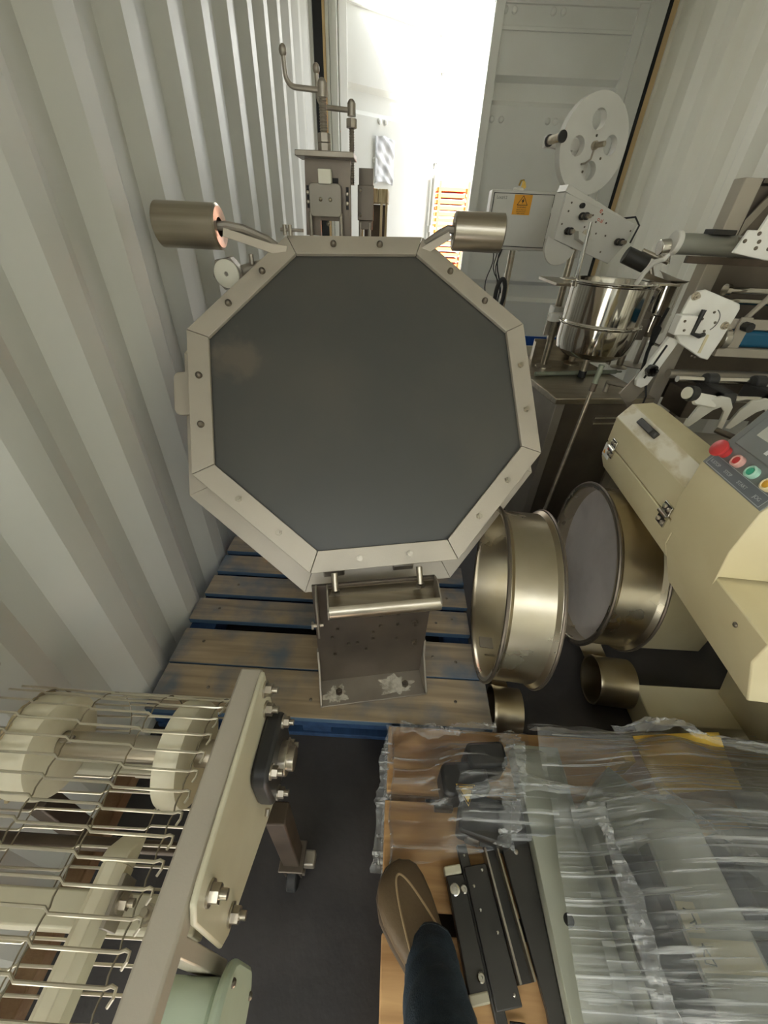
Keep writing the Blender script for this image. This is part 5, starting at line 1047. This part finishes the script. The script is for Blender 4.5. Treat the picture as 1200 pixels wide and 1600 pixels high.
# ================================================================== PERSON (one leg and shoe)
pr = thing('person', 'leg of a person in dark blue trousers and brown leather shoe', 'person', (0.13, 0.1, ZP))
sd = Vector((-0.47, 0.88, 0)).normalized(); sr_ = Vector((sd.y, -sd.x, 0)); HEEL = Vector((0.188, -0.025, 0.1405))
MSH = axes(HEEL, sr_, sd, (0, 0, 1))
def loft(secs, n, M):
    m = MB(M); P = []; F = []
    for y, w, h, cx, zb, ex in secs:
        for k in range(n):
            a = 2 * PI * k / n; ca, sa = math.cos(a), math.sin(a)
            P.append((cx + w * math.copysign(abs(ca) ** ex, ca), y, zb + h * (0.5 + 0.5 * math.copysign(abs(sa) ** ex, sa))))
    for i in range(len(secs) - 1): F += [(i * n + k, i * n + (k + 1) % n, (i + 1) * n + (k + 1) % n, (i + 1) * n + k) for k in range(n)]
    F += [tuple(range(n))[::-1], tuple((len(secs) - 1) * n + k for k in range(n))]
    return m.add(P, F)
UP = [(0.004, 0.016, 0.05, 0, 0.02, .8), (0.012, 0.030, 0.075, 0, 0.016, .8), (0.04, 0.036, 0.095, 0, 0.014, .8), (0.09, 0.038, 0.098, -0.001, 0.014, .8), (0.135, 0.041, 0.088, -0.003, 0.014, .8), (0.175, 0.050, 0.074, -0.004, 0.014, .8), (0.21, 0.055, 0.062, -0.004, 0.014, .8), (0.24, 0.054, 0.055, -0.003, 0.014, .8), (0.262, 0.047, 0.049, 0.0, 0.014, .8), (0.276, 0.035, 0.041, 0.002, 0.015, .85), (0.285, 0.017, 0.030, 0.003, 0.018, .9)]
sh = loft(UP, 28, MSH).build('shoe', 'shoe_leather', pr, label='brown leather slip-on shoe with stitched toe seam')
SO = [(0.0, 0.018, 0.018, 0, 0, .7), (0.012, 0.033, 0.018, 0, 0, .7), (0.05, 0.039, 0.018, 0, 0, .7), (0.12, 0.040, 0.018, -0.002, 0, .7), (0.18, 0.053, 0.018, -0.004, 0, .7), (0.22, 0.058, 0.018, -0.004, 0, .7), (0.255, 0.052, 0.018, -0.001, 0, .7), (0.277, 0.038, 0.018, 0.002, 0, .7), (0.291, 0.018, 0.018, 0.005, 0, .8)]
loft(SO, 24, MSH).build('shoe_sole', 'shoe_sole', sh)
seam = []
for i in range(31):
    q = -1 + 2 * i / 30; y = 0.262 - 0.135 * q * q; w = 0.036 * q * (1.0 if abs(q) < 1 else 1)
    # follow the upper surface
    for a, b in zip(UP[:-1], UP[1:]):
        if a[0] <= y <= b[0]:
            t = (y - a[0]) / (b[0] - a[0]); W = a[1] + (b[1] - a[1]) * t; H = a[2] + (b[2] - a[2]) * t; ZB = a[4] + (b[4] - a[4]) * t; CX = a[3] + (b[3] - a[3]) * t; break
    xr = max(-0.98, min(0.98, (q * 0.036 - CX) / W)); ca = abs(xr) ** (1 / 0.8); sa = math.sqrt(max(0, 1 - ca * ca)) ** 0.8
    seam.append(MSH @ Vector((q * 0.036, y, ZB + H * (0.5 + 0.5 * sa) + 0.0005)))
MB().tube(seam, 0.0022, 6).build('toe_seam', 'shoe_seam', sh)
def trouser(u, v):
    P = [Vector((0.128, 0.088, 0.200)), Vector((0.124, 0.055, 0.255)), Vector((0.119, 0.015, 0.33)), Vector((0.122, -0.06, 0.45)), Vector((0.13, -0.16, 0.62)), Vector((0.14, -0.30, 0.85))]
    R_ = [0.048, 0.050, 0.055, 0.062, 0.070, 0.078]
    f = u * (len(P) - 1); j = min(int(f), len(P) - 2); t = f - j; c = P[j].lerp(P[j + 1], t); r = R_[j] + (R_[j + 1] - R_[j]) * t
    w = (P[j + 1] - P[j]).normalized(); X = Vector((1, 0, 0)); X = (X - w * X.dot(w)).normalized(); Y = w.cross(X); a = 2 * PI * v
    fold = 0.0035 * math.sin(9 * f + 2.0 * math.sin(a)) * (1 if f < 3 else 0.4) + 0.003 * nz(f, math.cos(a) * 2, 2, math.sin(a))
    return c + (r * 0.92 + fold) * math.cos(a) * X + (r * 1.1 + fold) * math.sin(a) * Y
MB().grid(trouser, 60, 49).build('trouser_leg', 'denim', pr, solid=0.003, label='dark blue denim trouser leg')
MB().tube([trouser(0.012, k / 40) for k in range(40)], 0.0018, 5, True).build('hem_stitch', 'denim_stitch', pr)
